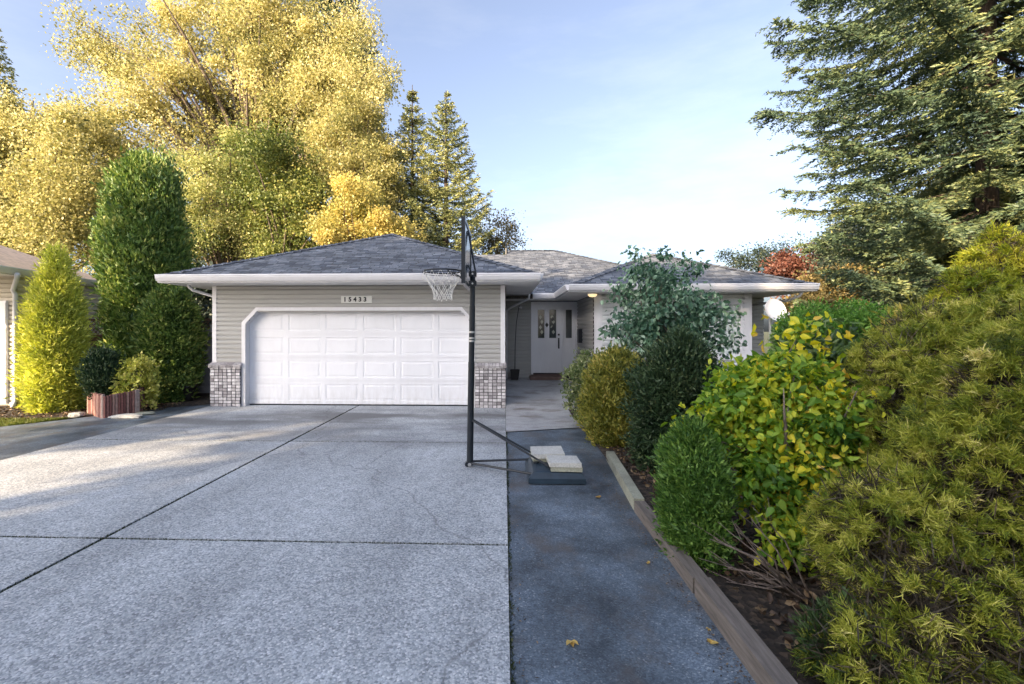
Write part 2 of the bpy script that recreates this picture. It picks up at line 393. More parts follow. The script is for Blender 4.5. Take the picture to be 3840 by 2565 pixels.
# ------------------------------------------------------------------ house
GY = 10.12; gL = X_at(489, GY); gR = .02
EY = 9.44; eL = -7.22; eR = .708; EZ = 2.836
GC = (eL+eR)/2; GH = (eR-eL)/2; PT = .417
house = empty('house', (0, 10.2, 0), 'single storey house with grey siding, white double garage door and dark hipped shingle roofs', 'house')
def siding(mb, p0, p1, z0, z1, nrm, h=.102, d=.014, top=None):
    """lap siding: a saw-tooth of boards between two plan points"""
    p0 = Vector((p0[0], p0[1], 0)); p1 = Vector((p1[0], p1[1], 0)); n = Vector((nrm[0], nrm[1], 0)).normalized()
    z = z0
    prof = [(.002, 0), (.002, .017), (.027, .017), (.029, .068), (.006, .098), (.002, .102)]
    while z < z1-.03:
        k = min(1, (z1-z)/h)
        for (a0, b0), (a1, b1) in zip(prof[:-1], prof[1:]):
            mb.poly([p0+n*a0+Vector((0,0,z+b0*k)), p1+n*a0+Vector((0,0,z+b0*k)), p1+n*a1+Vector((0,0,z+b1*k)), p0+n*a1+Vector((0,0,z+b1*k))])
        z += h
SOF = EZ-.155
# garage opening
oL = X_at(556, GY)+.07; oR = X_at(1088, GY)-.03; oT = Z_at(712, -3, GY); ch = .28
b = MB()
siding(b, (gL, GY), (oL, GY), .97, SOF, (0,-1)); siding(b, (oR, GY), (gR, GY), .97, SOF, (0,-1))
nb = int((oT-.97)/.102); zt = .97+.102*(nb)
siding(b, (oL, GY), (oR, GY), zt, SOF, (0,-1))
siding(b, (gL, 18), (gL, GY), 0.0, SOF, (-1,0)); siding(b, (gR, GY), (gR, 13.7), 0.0, SOF, (1,0))
# corner pieces closing the chamfers
for sx, xo in ((1, oL), (-1, oR)):
    zq = oT-ch-.05
    while zq < zt-.02:
        xe = xo+sx*max(.02, min(ch, ch*(zq+.051-(oT-ch))/ch)); siding(b, (min(xo, xe), GY), (max(xo, xe), GY), zq, min(zq+.102, zt), (0,-1)); zq += .102
wall = b.build('garage_wall', M['siding'], house)
ENY = 13.7; enL = X_at(1324, ENY); WY = 11.2; wL = enL; wR = X_at(1722, WY)
b = MB(); siding(b, (gR, ENY), (X_at(1217, ENY), ENY), .28, 2.62, (0,-1)); siding(b, (wL, ENY), (wL, WY), .1, 2.56, (-1,0))
siding(b, (X_at(1217, ENY), ENY), (enL, ENY), Z_at(690, 1.5, ENY), 2.62, (0,-1))
b.build('entry_wall', M['siding'], house, label='grey siding of the recessed entry')
b = MB(); siding(b, (wL, WY), (X_at(1425, WY), WY), .1, 2.56, (0,-1)); siding(b, (X_at(1425, WY), WY), (X_at(1702, WY), WY), .1, 1.05, (0,-1))
siding(b, (X_at(1425, WY), WY), (X_at(1702, WY), WY), 2.36, 2.56, (0,-1)); siding(b, (X_at(1702, WY), WY), (wR, WY), .1, 2.56, (0,-1))
b.build('wing_wall', M['wing'], house, label='pale siding of the projecting right wing')
b = MB(); siding(b, (wR, 12.6), (wR+1.05, 12.6), .1, 2.56, (0,-1)); b.box(wR+.01, wR+1.05, 12.61, 22, 0, 2.56)
b.build('recessed_wall', M['siding'], house, label='brownish wall set back at the right end')
# corner posts
def vpost(x, y, z0, z1, w=.09, d=.03, name='corner_trim', mat='trim'):
    m = MB(); m.box(x-w/2, x+w/2, y-d, y-.001, z0, z1); return m.build(name, M[mat], house)
vpost(gL+.04, GY, .97, SOF-.002); vpost(gR-.045, GY, .97, SOF-.002, .10)
vpost(wL+.09, WY, .1, 2.55, .19); vpost(wR-.09, WY, .1, 2.55, .18)
# brick wainscot
def bricks(x0, x1, name):
    m = MB(); m.box(x0+.01, x1-.01, GY-.075, GY+.02, -.02, .90)
    vein = m.build(name, M['mortar'], house)
    V = []; Q = []; R = []
    bm = MB(); rn = []
    zc = .0; r = 0
    n = max(4, round((x1-x0)/.098))
    wd = (x1-x0)/n
    while zc < .83:
        off = 0
        for i in range(n):
            if (i+r) % 5 == 4 and i < n-1 and False: continue
            g = .006; dz = random.uniform(-.005, .005); pr = random.uniform(0, .018); jx = random.uniform(-.008, .008)
            bm.box(x0+i*wd+g+max(0, jx), x0+(i+1)*wd-g+min(0, jx), GY-.085-pr, GY-.05, zc+.005+max(0, dz), zc+.061+min(0, dz), 0)
            rn += [random.random()]*6
        zc += .0685; r += 1
    # sloping cap course
    k = max(4, round((x1-x0)/.075)); wd = (x1-x0+.04)/k
    for i in range(k):
        xa = x0-.02+i*wd
        bm.obox((xa+.004, GY-.125, .865+random.uniform(-.004,.004)), (wd-.008, 0, 0), (0, .13, .05), (0, -.02, .06)); rn += [random.random()*.6+.1]*6
    ob = bm.build('brick_course', M['brick'], vein)
    at = ob.data.attributes.new('rnd', 'FLOAT', 'FACE'); at.data.foreach_set('value', rn)
bricks(gL-.02, oL-.075, 'brick_wainscot'); bricks(oR+.04, gR+.02, 'brick_wainscot')
# garage door trim with clipped corners
b = MB()
def ring(outer, inner, y0, y1):
    n = len(outer)
    for i in range(n-1):
        o0, o1, i0, i1 = outer[i], outer[i+1], inner[i], inner[i+1]
        b.poly([(o0[0], y0, o0[1]), (o1[0], y0, o1[1]), (i1[0], y0, i1[1]), (i0[0], y0, i0[1])][::-1])
        b.poly([(i0[0], y0, i0[1]), (i1[0], y0, i1[1]), (i1[0], y1, i1[1]), (i0[0], y1, i0[1])][::-1])
        b.poly([(o0[0], y0, o0[1]), (o1[0], y0, o1[1]), (o1[0], GY+.02, o1[1]), (o0[0], GY+.02, o0[1])])
t = .075
outer = [(oL-t, 0), (oL-t, oT-ch+.02), (oL+ch-.03, oT+t), (oR-ch+.03, oT+t), (oR+t*.5, oT-ch+.02), (oR+t*.5, 0)]
inner = [(oL+.01, 0), (oL+.01, oT-ch-.01), (oL+ch, oT), (oR-ch, oT), (oR-.01, oT-ch-.01), (oR-.01, 0)]
ring(outer, inner, GY-.035, GY+.16)
b.build('garage_door_trim', M['trim'], house)
# sectional garage door
b = MB(); DY = GY+.15; dz0 = .03; rows_n, cols_n = 4, 6
dw = (oR-oL)/cols_n; dh = (oT-dz0)/rows_n
for r in range(rows_n):
    for c in range(cols_n):
        x0 = oL+c*dw; x1 = x0+dw; z0 = dz0+r*dh+(.004); z1 = dz0+(r+1)*dh-.004
        def rect(ix, iz, y): return [(x0+ix, y, z0+iz), (x1-ix, y, z0+iz), (x1-ix, y, z1-iz), (x0+ix, y, z1-iz)]
        R = [rect(0, 0, DY), rect(.055, .07, DY), rect(.064, .079, DY+.007), rect(.098, .113, DY+.007), rect(.112, .127, DY+.002)]
        for a, bb in zip(R[:-1], R[1:]):
            for k in range(4):
                k2 = (k+1) % 4; b.poly([a[k], a[k2], bb[k2], bb[k]])
        b.poly(R[-1])
    zz = dz0+r*dh
    b.poly([(oL, DY+.018, zz-.01), (oR, DY+.018, zz-.01), (oR, DY+.018, zz+.01), (oL, DY+.018, zz+.01)])
    b.poly([(oL, DY, zz+.004), (oR, DY, zz+.004), (oR, DY+.018, zz+.004), (oL, DY+.018, zz+.004)][::-1])
gd = b.build('garage_door', M['door'], house)
b = MB(); b.box(oL, oR, DY-.004, DY+.03, .002, .024); b.build('bottom_seal', M['black'], gd)
# roofs
def roofpoly(mb, pts, eave_dir):
    pts = [Vector(p) for p in pts]; e = Vector(eave_dir).normalized()
    n = (pts[1]-pts[0]).cross(pts[2]-pts[0]).normalized()
    if n.z < 0: n = -n; pts = pts[::-1]
    up = n.cross(e).normalized()
    if up.z < 0: up = -up
    mb.poly(pts, [(p.dot(e)+50, p.dot(up)+50) for p in pts])
gz = EZ+PT*GH; AY = EY+GH; AX = GC
b = MB()
roofpoly(b, [(eL, EY, EZ), (eR, EY, EZ), (AX, AY, gz)], (1,0,0))
MEY = 13.05; MZ = 2.71; wEL = 1.475; wER = 6.9; WEY = 10.5
vy = lambda z: MEY+(z-MZ)/PT
roofpoly(b, [(eR, EY, EZ), (eR, vy(EZ), EZ), (AX, vy(gz), gz), (AX, AY, gz)], (0,1,0))
roofpoly(b, [(eL, EY, EZ), (AX, AY, gz), (AX, 22.9, gz), (eL, 22.9, EZ)], (0,1,0))
hr = b.build('roof', M['shingle'], house, label='dark blue grey hipped garage roof')
WC = (wEL+wER)/2; WH = (wER-wEL)/2; wz = MZ+PT*WH; WAY = WEY+WH
b = MB()
roofpoly(b, [(wEL, WEY, MZ), (wER, WEY, MZ), (WC, WAY, wz)], (1,0,0))
roofpoly(b, [(wER, WEY, MZ), (wER, MEY, MZ), (WC, MEY+WH, wz), (WC, WAY, wz)], (0,1,0))
roofpoly(b, [(wEL, WEY, MZ), (WC, WAY, wz), (WC, MEY+WH, wz), (wEL, MEY, MZ)], (0,1,0))
wr = b.build('roof', M['shingle'], house, label='hipped roof of the right wing')
RY = 18.0; rz = MZ+PT*(RY-MEY); hx = wER-(RY-MEY)
b = MB()
roofpoly(b, [(.08, MEY, MZ), (wEL, MEY, MZ), (WC, MEY+WH, wz), (hx, RY, rz), (.08, RY, rz)], (1,0,0))
roofpoly(b, [(wER, MEY, MZ), (wER, 22.95, MZ), (hx, RY, rz)], (0,1,0))
roofpoly(b, [(.08, RY, rz), (hx, RY, rz), (wER, 22.95, MZ), (.08, 22.95, MZ)], (1,0,0))
ly = vy(gz+.04)
roofpoly(b, [(-3.26, vy(gz)-.3, gz-.12), (.08, MEY+.3, MZ+.1), (.08, ly, gz+.04), (-3.26, ly, gz+.04)], (1,0,0))
b.poly([(.08, ly-.1, gz), (.08, RY, rz), (.08, RY+2.5, gz-.2), (.08, RY, MZ)])
mr = b.build('roof', M['shingle'], house, label='main roof behind the entry')
def ridge(parent, p0, p1, w=.13):
    m = MB(); p0 = Vector(p0); p1 = Vector(p1); L = (p1-p0).length; n = int(L/.2); d = (p1-p0)/n
    s = d.cross(Vector((0,0,1))).normalized()*w
    for i in range(n):
        a = p0+d*i+Vector((0,0,.035)); c = p0+d*(i+1)+Vector((0,0,.02))
        for sg in (1, -1):
            m.poly([a, c, c+s*sg-Vector((0,0,.05)), a+s*sg-Vector((0,0,.045))][::sg])
        m.poly([a, a+s-Vector((0,0,.045)), a+s-Vector((0,0,.065)), a-Vector((0,0,.02)), a-s-Vector((0,0,.065)), a-s-Vector((0,0,.045))])
    for v in range(len(m.uv)): m.uv[v] = (m.v[v][0]*1.3+m.v[v][1], m.v[v][2]*3)
    m.build('ridge_cap', M['shingle'], parent)
ridge(hr, (eL, EY, EZ), (AX, AY, gz)); ridge(hr, (eR, EY, EZ), (AX, AY, gz)); ridge(hr, (AX, AY, gz), (AX, 17.2, gz))
ridge(wr, (wEL, WEY, MZ), (WC, WAY, wz)); ridge(wr, (wER, WEY, MZ), (WC, WAY, wz))
ridge(mr, (.08, RY, rz), (hx, RY, rz)); ridge(mr, (wER, MEY, MZ), (hx, RY, rz))
# fascia + gutter runs: cross-section swept along the eave
def gutter(p0, p1, out, parent=house, h=.15):
    p0 = Vector(p0); p1 = Vector(p1); o = Vector(out).normalized()
    prof = [(.0, .01), (.085, .015), (.09, -.012), (.078, -.02), (.078, -.045), (.045, -.118), (.0, -.118), (.0, -h), (-.02, -h), (-.02, .0)]
    m = MB(); k = len(prof)
    A = [p0+o*a+Vector((0,0,z)) for a, z in prof]; B = [p1+o*a+Vector((0,0,z)) for a, z in prof]
    for i in range(k):
        j = (i+1) % k; m.poly([A[i], B[i], B[j], A[j]])
    m.poly(A[::-1]); m.poly(B)
    return m.build('gutter', M['trim'], parent)
gutter((eL-.03, EY-.01, EZ), (eR+.03, EY-.01, EZ), (0,-1,0)); gutter((eR+.01, EY, EZ), (eR+.01, MEY, EZ), (1,0,0)); gutter((eL-.01, EY, EZ), (eL-.01, 22, EZ), (-1,0,0))
gutter((wEL-.02, WEY-.01, MZ), (wER+.03, WEY-.01, MZ), (0,-1,0)); gutter((wEL-.01, WEY, MZ), (wEL-.01, MEY, MZ), (-1,0,0)); gutter((wER+.01, WEY, MZ), (wER+.01, 22, MZ), (1,0,0))
gutter((eR+.1, MEY-.01, MZ), (wEL, MEY-.01, MZ), (0,-1,0))
# soffits
b = MB()
for x0, x1, y0, y1, z in ((eL, eR, EY, GY, EZ-.152), (gR, eR, GY, 13.6, EZ-.152), (eL, gL, GY, 22, EZ-.152),
                          (wEL, wER, WEY, WY, MZ-.152), (wEL, wL, WY, ENY, MZ-.152), (gR, wEL, MEY, ENY, MZ-.153), (wR, wER, WY, 13.0, MZ-.152)):
    b.box(x0, x1, y0, y1, z, z+.01)
b.build('soffit', M['soffit'], house)
# downspouts
def spout(pts, name='downspout', w=.033):
    m = MB(); m.tube(pts, w, 8); return m.build(name, M['trim'], house, smooth=True)
z0 = EZ-.12
spout([(X_at(430, 9.9), 9.9, z0), (X_at(432, 9.9), 9.93, z0-.08), (X_at(440, 9.95), 9.98, z0-.14), (gL-.05, GY+.08, z0-.26), (gL-.045, GY+.1, z0-.4), (gL-.045, GY+.1, .05)])
spout([(eR-.02, 12.6, EZ-.1), (eR-.03, 12.65, EZ-.28), (.2, 13.1, EZ-.5), (.07, 13.3, EZ-.6), (.07, 13.3, .3)])
zz = MZ-.12
spout([(wER-.2, WEY+.1, zz), (wER-.22, WEY+.2, zz-.12), (wER-.3, WEY+.45, zz-.2), (wR+.25, 12.45, zz-.3), (wR+.2, 12.52, zz-.36), (wR+.2, 12.52, .1)])
# front door and side light
fd0 = X_at(1217, ENY); fd1 = X_at(1324, ENY); ft = Z_at(692, 1.5, ENY); fb = Z_at(855, 1.5, ENY)
b = MB(); fr = .06
dm = X_at(1290, ENY)
b.box(fd0, fd0+fr, ENY-.06, ENY+.1, fb-.04, ft); b.box(fd1-fr, fd1, ENY-.06, ENY+.1, fb-.04, ft)
b.box(fd0+fr, fd1-fr, ENY-.06, ENY+.1, ft-fr, ft); b.box(dm-.025, dm+.025, ENY-.055, ENY+.1, fb-.04, ft-fr)
b.build('door_frame', M['door'], house)
b = MB(); yy = ENY+.02
d0 = fd0+fr+.003; d1 = dm-.028
def holes(m, x0, x1, z0, z1, hs, y, th=.045):
    """panel with rectangular holes: hs = [(xa, xb, za, zb)] sharing za, zb"""
    za, zb = hs[0][2], hs[0][3]
    m.box(x0, x1, y, y+th, z0, za); m.box(x0, x1, y, y+th, zb, z1)
    xs = [x0]+[q for h in hs for q in h[:2]]+[x1]
    for i in range(0, len(xs), 2): m.box(xs[i], xs[i+1], y, y+th, za, zb)
ga0, ga1 = X_at(1233, ENY), X_at(1248, ENY); gb0, gb1 = X_at(1259, ENY), X_at(1275, ENY); gz0 = Z_at(775, 1.5, ENY); gz1 = Z_at(710, 1.5, ENY)
holes(b, d0, d1, fb, ft-fr-.003, [(ga0, ga1, gz0, gz1), (gb0, gb1, gz0, gz1)], yy)
fdoor = b.build('front_door', M['door'], house)
b = MB()   # glazing bead
for x0, x1 in ((ga0, ga1), (gb0, gb1)):
    for q in ((x0-.02, x0, gz0-.02, gz1+.02), (x1, x1+.02, gz0-.02, gz1+.02), (x0, x1, gz0-.02, gz0), (x0, x1, gz1, gz1+.02)): b.box(q[0], q[1], yy-.01, yy-.001, q[2], q[3])
for x0, x1, z0_, z1_ in ((d0+.12, (d0+d1)/2-.04, fb+.18, fb+.72), ((d0+d1)/2+.04, d1-.12, fb+.18, fb+.72)):
    for q in ((x0, x0+.02, z0_, z1_), (x1-.02, x1, z0_, z1_), (x0+.02, x1-.02, z0_, z0_+.02), (x0+.02, x1-.02, z1_-.02, z1_)): b.box(q[0], q[1], yy-.008, yy-.001, q[2], q[3])
b.build('moulding', M['door'], fdoor)
for x0, x1 in ((ga0, ga1), (gb0, gb1)):
    b = MB(); b.box(x0+.002, x1-.002, yy+.015, yy+.022, gz0+.002, gz1-.002); b.build('glass_pane', M['glass'], fdoor)
def diamond(m, cx, cz, r, y):
    m.poly([(cx-r*.7, y, cz), (cx, y, cz-r), (cx+r*.7, y, cz), (cx, y, cz+r)])
    m.poly([(cx-r*.7, y+.004, cz), (cx, y+.004, cz-r), (cx+r*.7, y+.004, cz), (cx, y+.004, cz+r)][::-1])
gm = (gz0+gz1)/2
LG = plain('pale_leaded_glass', (.48,.50,.44), .15, .2)
for cx in ((ga0+ga1)/2, (gb0+gb1)/2):
    b = MB()
    for dz in (.2, .06, -.10, -.24): diamond(b, cx+(.02 if dz in (.06, -.24) else -.02), gm+dz, .065, yy+.010)
    b.build('leaded_glass', LG, fdoor)
for q in (((ga1+gb0)/2, gm-.03, .075, yy-.006), ((gb0+gb1)/2, gm-.13, .07, yy+.006), ((gb0+gb1)/2, gm+.14, .07, yy+.006)):
    b = MB(); diamond(b, *q); b.build('dark_diamond', M['black'], fdoor)
b = MB(); hx_ = d1-.09
b.tube([(hx_, yy-.002, fb+1.13), (hx_, yy-.03, fb+1.13)], .03, 12)
b.box(hx_-.022, hx_+.022, yy-.012, yy-.001, fb+.72, fb+1.03); b.tube([(hx_, yy-.01, fb+1.0), (hx_, yy-.06, fb+.97), (hx_, yy-.065, fb+.86), (hx_, yy-.06, fb+.77), (hx_, yy-.01, fb+.74)], .011, 8)
b.build('handle', M['black'], fdoor, smooth=False)
b = MB(); s0 = dm+.028; s1 = fd1-fr-.003; sa, sb = X_at(1297, ENY), X_at(1311, ENY)
holes(b, s0, s1, fb, ft-fr-.003, [(sa, sb, gz0, gz1)], yy)
sl_ = b.build('sidelight', M['door'], house)
b = MB(); b.box(sa+.002, sb-.002, yy+.015, yy+.022, gz0+.002, gz1-.002); b.build('glass_pane', M['glass'], sl_)
b = MB(); b.box(fd0-.05, fd1-.35, ENY-.42, ENY-.062, .24, .36); b.box(fd0+.02, fd1, ENY-.061, ENY+.1, .28, fb-.041)
b.build('door_step', plain('brown_step', (.15,.10,.085), .8, .2), house)
# wing window
wa, wb = X_at(1425, WY), X_at(1702, WY); b = MB(); zb_, zt_ = 1.05, 2.36; t = .06
b.box(wa, wa+t, WY-.03, WY+.06, zb_, zt_); b.box(wb-t, wb, WY-.03, WY+.06, zb_, zt_); b.box(wa+t, wb-t, WY-.03, WY+.06, zt_-t, zt_); b.box(wa+t, wb-t, WY-.03, WY+.06, zb_, zb_+t)
for q in (.33, .66): b.box(wa+(wb-wa)*q-.025, wa+(wb-wa)*q+.025, WY-.025, WY+.06, zb_+t, zt_-t)
wf = b.build('window', M['trim'], house)
b = MB(); b.box(wa+t, wb-t, WY+.04, WY+.045, zb_+t, zt_-t)
gm_, gnt, gb_, go_ = new_mat('clear_glass'); gb_.inputs['Base Color'].default_value = (.85,.9,.9,1); gb_.inputs['Roughness'].default_value = .03; gb_.inputs['Alpha'].default_value = .35; gb_.inputs['Specular IOR Level'].default_value = .8
b.build('glass_pane', gm_, wf)
b = MB(); x = wa+.05; n = int((wb-wa-.1)/.03)
pts = [(wa+.05+(wb-wa-.1)*i/n, WY+.14+.022*sin(i*1.9)+.01*sin(i*.7)) for i in range(n+1)]
for (xa, ya), (xb, yb) in zip(pts[:-1], pts[1:]):
    b.poly([(xa, ya, zb_), (xb, yb, zb_), (xb, yb, zt_), (xa, ya, zt_)])
b.build('curtain', M['curtain'], wf, smooth=True)
b = MB(); b.box(wa-.04, wb+.04, WY-.06, WY-.031, zb_-.07, zb_-.001); b.build('sill', M['trim'], wf)
# soffit lamp (lit)
lx = X_at(1358, 11.0); ly_ = 11.0
lm, lnt, lb, lo = new_mat('lamp_glow'); lb.inputs['Base Color'].default_value = (.9,.85,.7,1); lb.inputs['Emission Color'].default_value = (1,.72,.35,1); lb.inputs['Emission Strength'].default_value = .35
b = MB(); prof = [(0, 0), (.04, -.006), (.075, -.02), (.10, -.045), (.105, -.07)]
lz = MZ-.152
for i in range(len(prof)-1): pass
b.tube([(lx, ly_, lz-.085), (lx, ly_, lz-.075), (lx, ly_, lz-.05), (lx, ly_, lz-.02), (lx, ly_, lz-.002)], [.03, .075, .1, .11, .11], 20)
lampo = b.build('porch_light', lm, house, smooth=True)
b = MB(); b.tube([(lx, ly_, lz-.018), (lx, ly_, lz)], .122, 20); b.build('lamp_rim', M['trim'], lampo)
# wall mailbox
mx0 = X_at(1326, 13.2)
b = MB(); b.box(enL-.13, enL-.016, 12.75, 12.97, 1.34, 1.72); mbx = b.build('mailbox', M['black'], None, bevel=.01)
recenter(mbx); tag(mbx, 'small black letter box on the grey siding right of the front door', 'mailbox')
# plumbing vent on main roof
b = MB(); b.tube([(.09, 17.6, rz-.4), (.09, 17.6, rz+.02)], .05, 8); b.build('roof_vent', M['black'], house)
# inner dark volumes behind openings so that nothing shows through
b = MB(); b.box(gL+.02, gR-.02, GY+.3, 13.6, .0, SOF); b.box(gR+.1, wL-.02, ENY+.12, 22, 0, 2.5); b.box(wL+.02, wR-.02, WY+.25, 22, 0, 2.5)
b.box(gL+.02, oL-.001, GY+.02, GY+.29, .0, SOF-.02); b.box(oR+.001, gR-.02, GY+.02, GY+.29, .0, SOF-.02); b.box(oL, oR, GY+.03, GY+.29, oT+.002, SOF-.02)
b.box(oL, oR, GY+.2, GY+.29, .0, oT)
b.build('core_wall', M['mortar'], house)

# house number plate
s0, s1 = X_at(783, GY), X_at(853, GY); sz0, sz1 = Z_at(695, -3.3, GY), Z_at(679, -3.3, GY)
sign = empty('house_number_sign', ((s0+s1)/2, GY-.02, sz0), 'small white plate with black numbers 15433 above the garage door', 'sign')
b = MB(); b.box(s0, s1, GY-.035, GY-.018, sz0, sz1); b.build('plate', plain('sign_plate', (.62,.63,.61), .4, .06), sign, bevel=.003)
for i_, ch_ in enumerate('15433'):
    cu = bpy.data.curves.new('numbers', 'FONT'); cu.body = ch_; cu.size = .135; cu.align_x = 'CENTER'; cu.align_y = 'CENTER'; cu.offset = .005; cu.extrude = .003
    to = bpy.data.objects.new('numbers', cu); COL.objects.link(to); dg = bpy.context.evaluated_depsgraph_get(); dg.update()
    me = bpy.data.meshes.new_from_object(to.evaluated_get(dg)); bpy.data.objects.remove(to)
    to = bpy.data.objects.new('digit', me); COL.objects.link(to); me.materials.clear(); me.materials.append(M['black'])
    to.rotation_euler = (pi/2, 0, 0); to.parent = sign; to.location = (-.03+(i_-2)*.112, -.019, (sz1-sz0)/2)

# ------------------------------------------------------------------ basketball hoop
PY = 5.75; pxb = -.425; pxt = -.388
hoop = empty('basketball_hoop', (pxb, PY, 0), 'black portable basketball hoop seen side on at the right edge of the driveway', 'basketball hoop')
b = MB(); zs = [(.02, .041), (1.30, .041), (1.30, .037), (2.0, .037), (2.0, .033), (2.42, .033)]
b.tube([(pxb+(pxt-pxb)*z/2.4, PY, z) for z, r in zs], [r for z, r in zs], 14)
pole = b.build('pole', M['black'], hoop, smooth=False)
for z in (1.66, 1.585, 1.55):
    m = MB(); x = pxb+(pxt-pxb)*z/2.4; m.tube([(x, PY, z), (x, PY, z+.022)], .0395, 14); m.build('label_band', M['steel'], pole)
b = MB(); b.tube([(pxb-.03, PY-.05, .035), (pxb-.03, PY+.05, .035)], .03, 10); b.build('axle', M['black'], hoop)
for s in (-1, 1):
    b = MB(); b.tube([(pxb+.0, PY+s*.058, .035), (pxb, PY+s*.052, .035)], .022, 10); b.build('wheel', M['steel'], hoop)
bx = pxt-.075; bz0, bz1 = 2.24, 2.98
hw = .50
b = MB(); b.box(bx-.012, bx+.012, PY-hw, PY+hw, bz0, bz1)
bb_ = b.build('backboard', plain('smoked_acrylic', (.10,.12,.14), .15, .2), hoop, bevel=.004)
b = MB(); t = .03
for q in ((PY-hw-.012, PY-hw+t, bz0-.01, bz1+.01), (PY+hw-t, PY+hw+.012, bz0-.01, bz1+.01), (PY-hw+t, PY+hw-t, bz0-.01, bz0+t), (PY-hw+t, PY+hw-t, bz1-t, bz1+.01)):
    b.box(bx-.022, bx+.022, q[0], q[1], q[2], q[3])
b.build('board_frame', M['black'], bb_)
b = MB()
for q in ((PY-.3, PY-.27, 2.45, 2.8), (PY+.27, PY+.3, 2.45, 2.8), (PY-.27, PY+.27, 2.77, 2.8), (PY-.27, PY+.27, 2.45, 2.48)): b.box(bx-.0145, bx-.0125, *q)
b.build('target_square', M['trim'], bb_)
for s in (-1, 1):
    b = MB(); b.tube([(bx+.02, PY+s*.06, 2.92), (pxt+.03, PY+s*.055, 2.44)], .011, 6); b.tube([(bx+.02, PY+s*.06, 2.5), (pxt+.03, PY+s*.055, 2.30)], .011, 6)
    b.build('support_arm', M['black'], hoop)
for za in (2.24, 2.36):
    b = MB(); b.box(pxt-.047, pxt+.047, PY-.05, PY+.05, za, za+.065); b.build('height_bracket', M['black'], hoop, bevel=.005)
for z in (2.27, 2.39):
    b = MB(); b.tube([(pxt, PY-.075, z), (pxt, PY+.075, z)], .011, 8); b.build('bolt', M['steel'], hoop)
# rim
rc = Vector((bx-.30, PY, 2.43)); rr = .229
b = MB(); b.tube([rc+Vector((cos(a)*rr, sin(a)*rr, 0)) for a in np.linspace(0, 2*pi, 41)], .0095, 8, cap=False)
b.tube([rc+Vector((cos(a)*(rr+.002), sin(a)*(rr+.002), -.03)) for a in np.linspace(pi*.0, 2*pi, 41)], .0045, 6, cap=False)
b.box(bx-.07, bx-.023, PY-.07, PY+.07, 2.33, 2.44)
for s in (-1, 1): b.tube([(bx-.05, PY+s*.06, 2.34), (rc.x+.08, PY+s*.19, 2.42)], .007, 6); b.tube([(bx-.05, PY+s*.06, 2.43), (rc.x+.12, PY+s*.195, 2.43)], .008, 6)
rim = b.build('rim', M['black'], hoop, smooth=True)
b = MB(); nk = 12; lev = [(0, .222), (.085, .205), (.16, .165), (.225, .13), (.29, .112), (.35, .118)]
def npnt(i, j):
    z, r = lev[j]; a = 2*pi*(i+.5*(j % 2))/nk
    return rc+Vector((cos(a)*r, sin(a)*r, -z-.01+.01*sin(i*5+j*3)))
for i in range(nk):
    for j in range(len(lev)-1):
        if j % 2 == 0: b.tube([npnt(i, j), npnt(i, j+1)], .0038, 5); b.tube([npnt(i, j), npnt(i-1, j+1)], .0038, 5)
        else: b.tube([npnt(i, j), npnt(i, j+1)], .0038, 5); b.tube([npnt(i, j), npnt(i+1, j+1)], .0038, 5)
# one loop that has slipped outside the rim
b.tube([rc+Vector((-.225, -.02, 0)), rc+Vector((-.25, -.03, -.05)), rc+Vector((-.245, -.03, -.1)), rc+Vector((-.2, -.03, -.13)), rc+Vector((-.165, -.03, -.12))], .005, 5)
b.build('net', M['net'], rim)
# base
b = MB()
X0, X1, Y0, Y1 = .27, .90, 5.12, 5.86
prof = [(0, 0, 0), (.0, 0, .055), (.035, .035, .115), (.06, .06, .125)]
rings_ = []
for ins, _, z in prof: rings_.append([(X0+ins*1.6, Y0+ins, z), (X1-ins, Y0+ins, z), (X1-ins, Y1-ins, z), (X0+ins*1.6, Y1-ins, z)])
for a, c in zip(rings_[:-1], rings_[1:]):
    for k in range(4): b.poly([a[k], a[(k+1)%4], c[(k+1)%4], c[k]])
b.poly(rings_[-1])
base = b.build('base', M['plastic'], hoop, bevel=.012)
b = MB(); b.tube([(.38, 5.49, .12), (.38, 5.49, .14)], .035, 12); b.build('fill_cap', M['black'], base)
for s in (-1, 1):
    b = MB(); b.tube([(pxb+.02, PY+s*.045, .05), (X0+.04, 5.49+s*.29, .085)], .0145, 8); b.build('base_strut', M['black'], hoop)
    b = MB(); b.tube([(pxb+.035, PY+s*.03, .575), (X0+.17+(0 if s > 0 else .12), 5.49+s*.24, .125)], .0125, 8); b.build('brace', M['black'], hoop)
# paving blocks on the base
def slab_block(name, o, ux, uy, h, label, m='paver', group=None):
    mb = MB(); mb.obox(o, ux, uy, (0, 0, h)); ob = mb.build(name, M[m], None, bevel=.006)
    recenter(ob); tag(ob, label, 'paver', group); return ob
gp = 'concrete pavers weighing down the hoop base'
slab_block('concrete_paver', (.35, 5.50, .128), (.38, .035, 0), (-.035, .34, .0), .05, 'lower pale concrete paver lying on the back of the hoop base', 'mossy', gp)
slab_block('concrete_paver', (.33, 5.46, .180), (.385, .02, .006), (.0, .36, .005), .052, 'upper pale concrete paver on top of another at the back of the hoop base', 'paver', gp)
slab_block('concrete_paver', (.52, 5.15, .128), (.345, -.015, 0), (.015, .30, 0), .05, 'lower pale concrete paver at the front right of the hoop base', 'mossy', gp)
slab_block('concrete_paver', (.505, 5.14, .180), (.35, -.01, 0), (-.01, .31, 0), .048, 'upper pale concrete paver stacked at the front right of the hoop base', 'paver', gp)

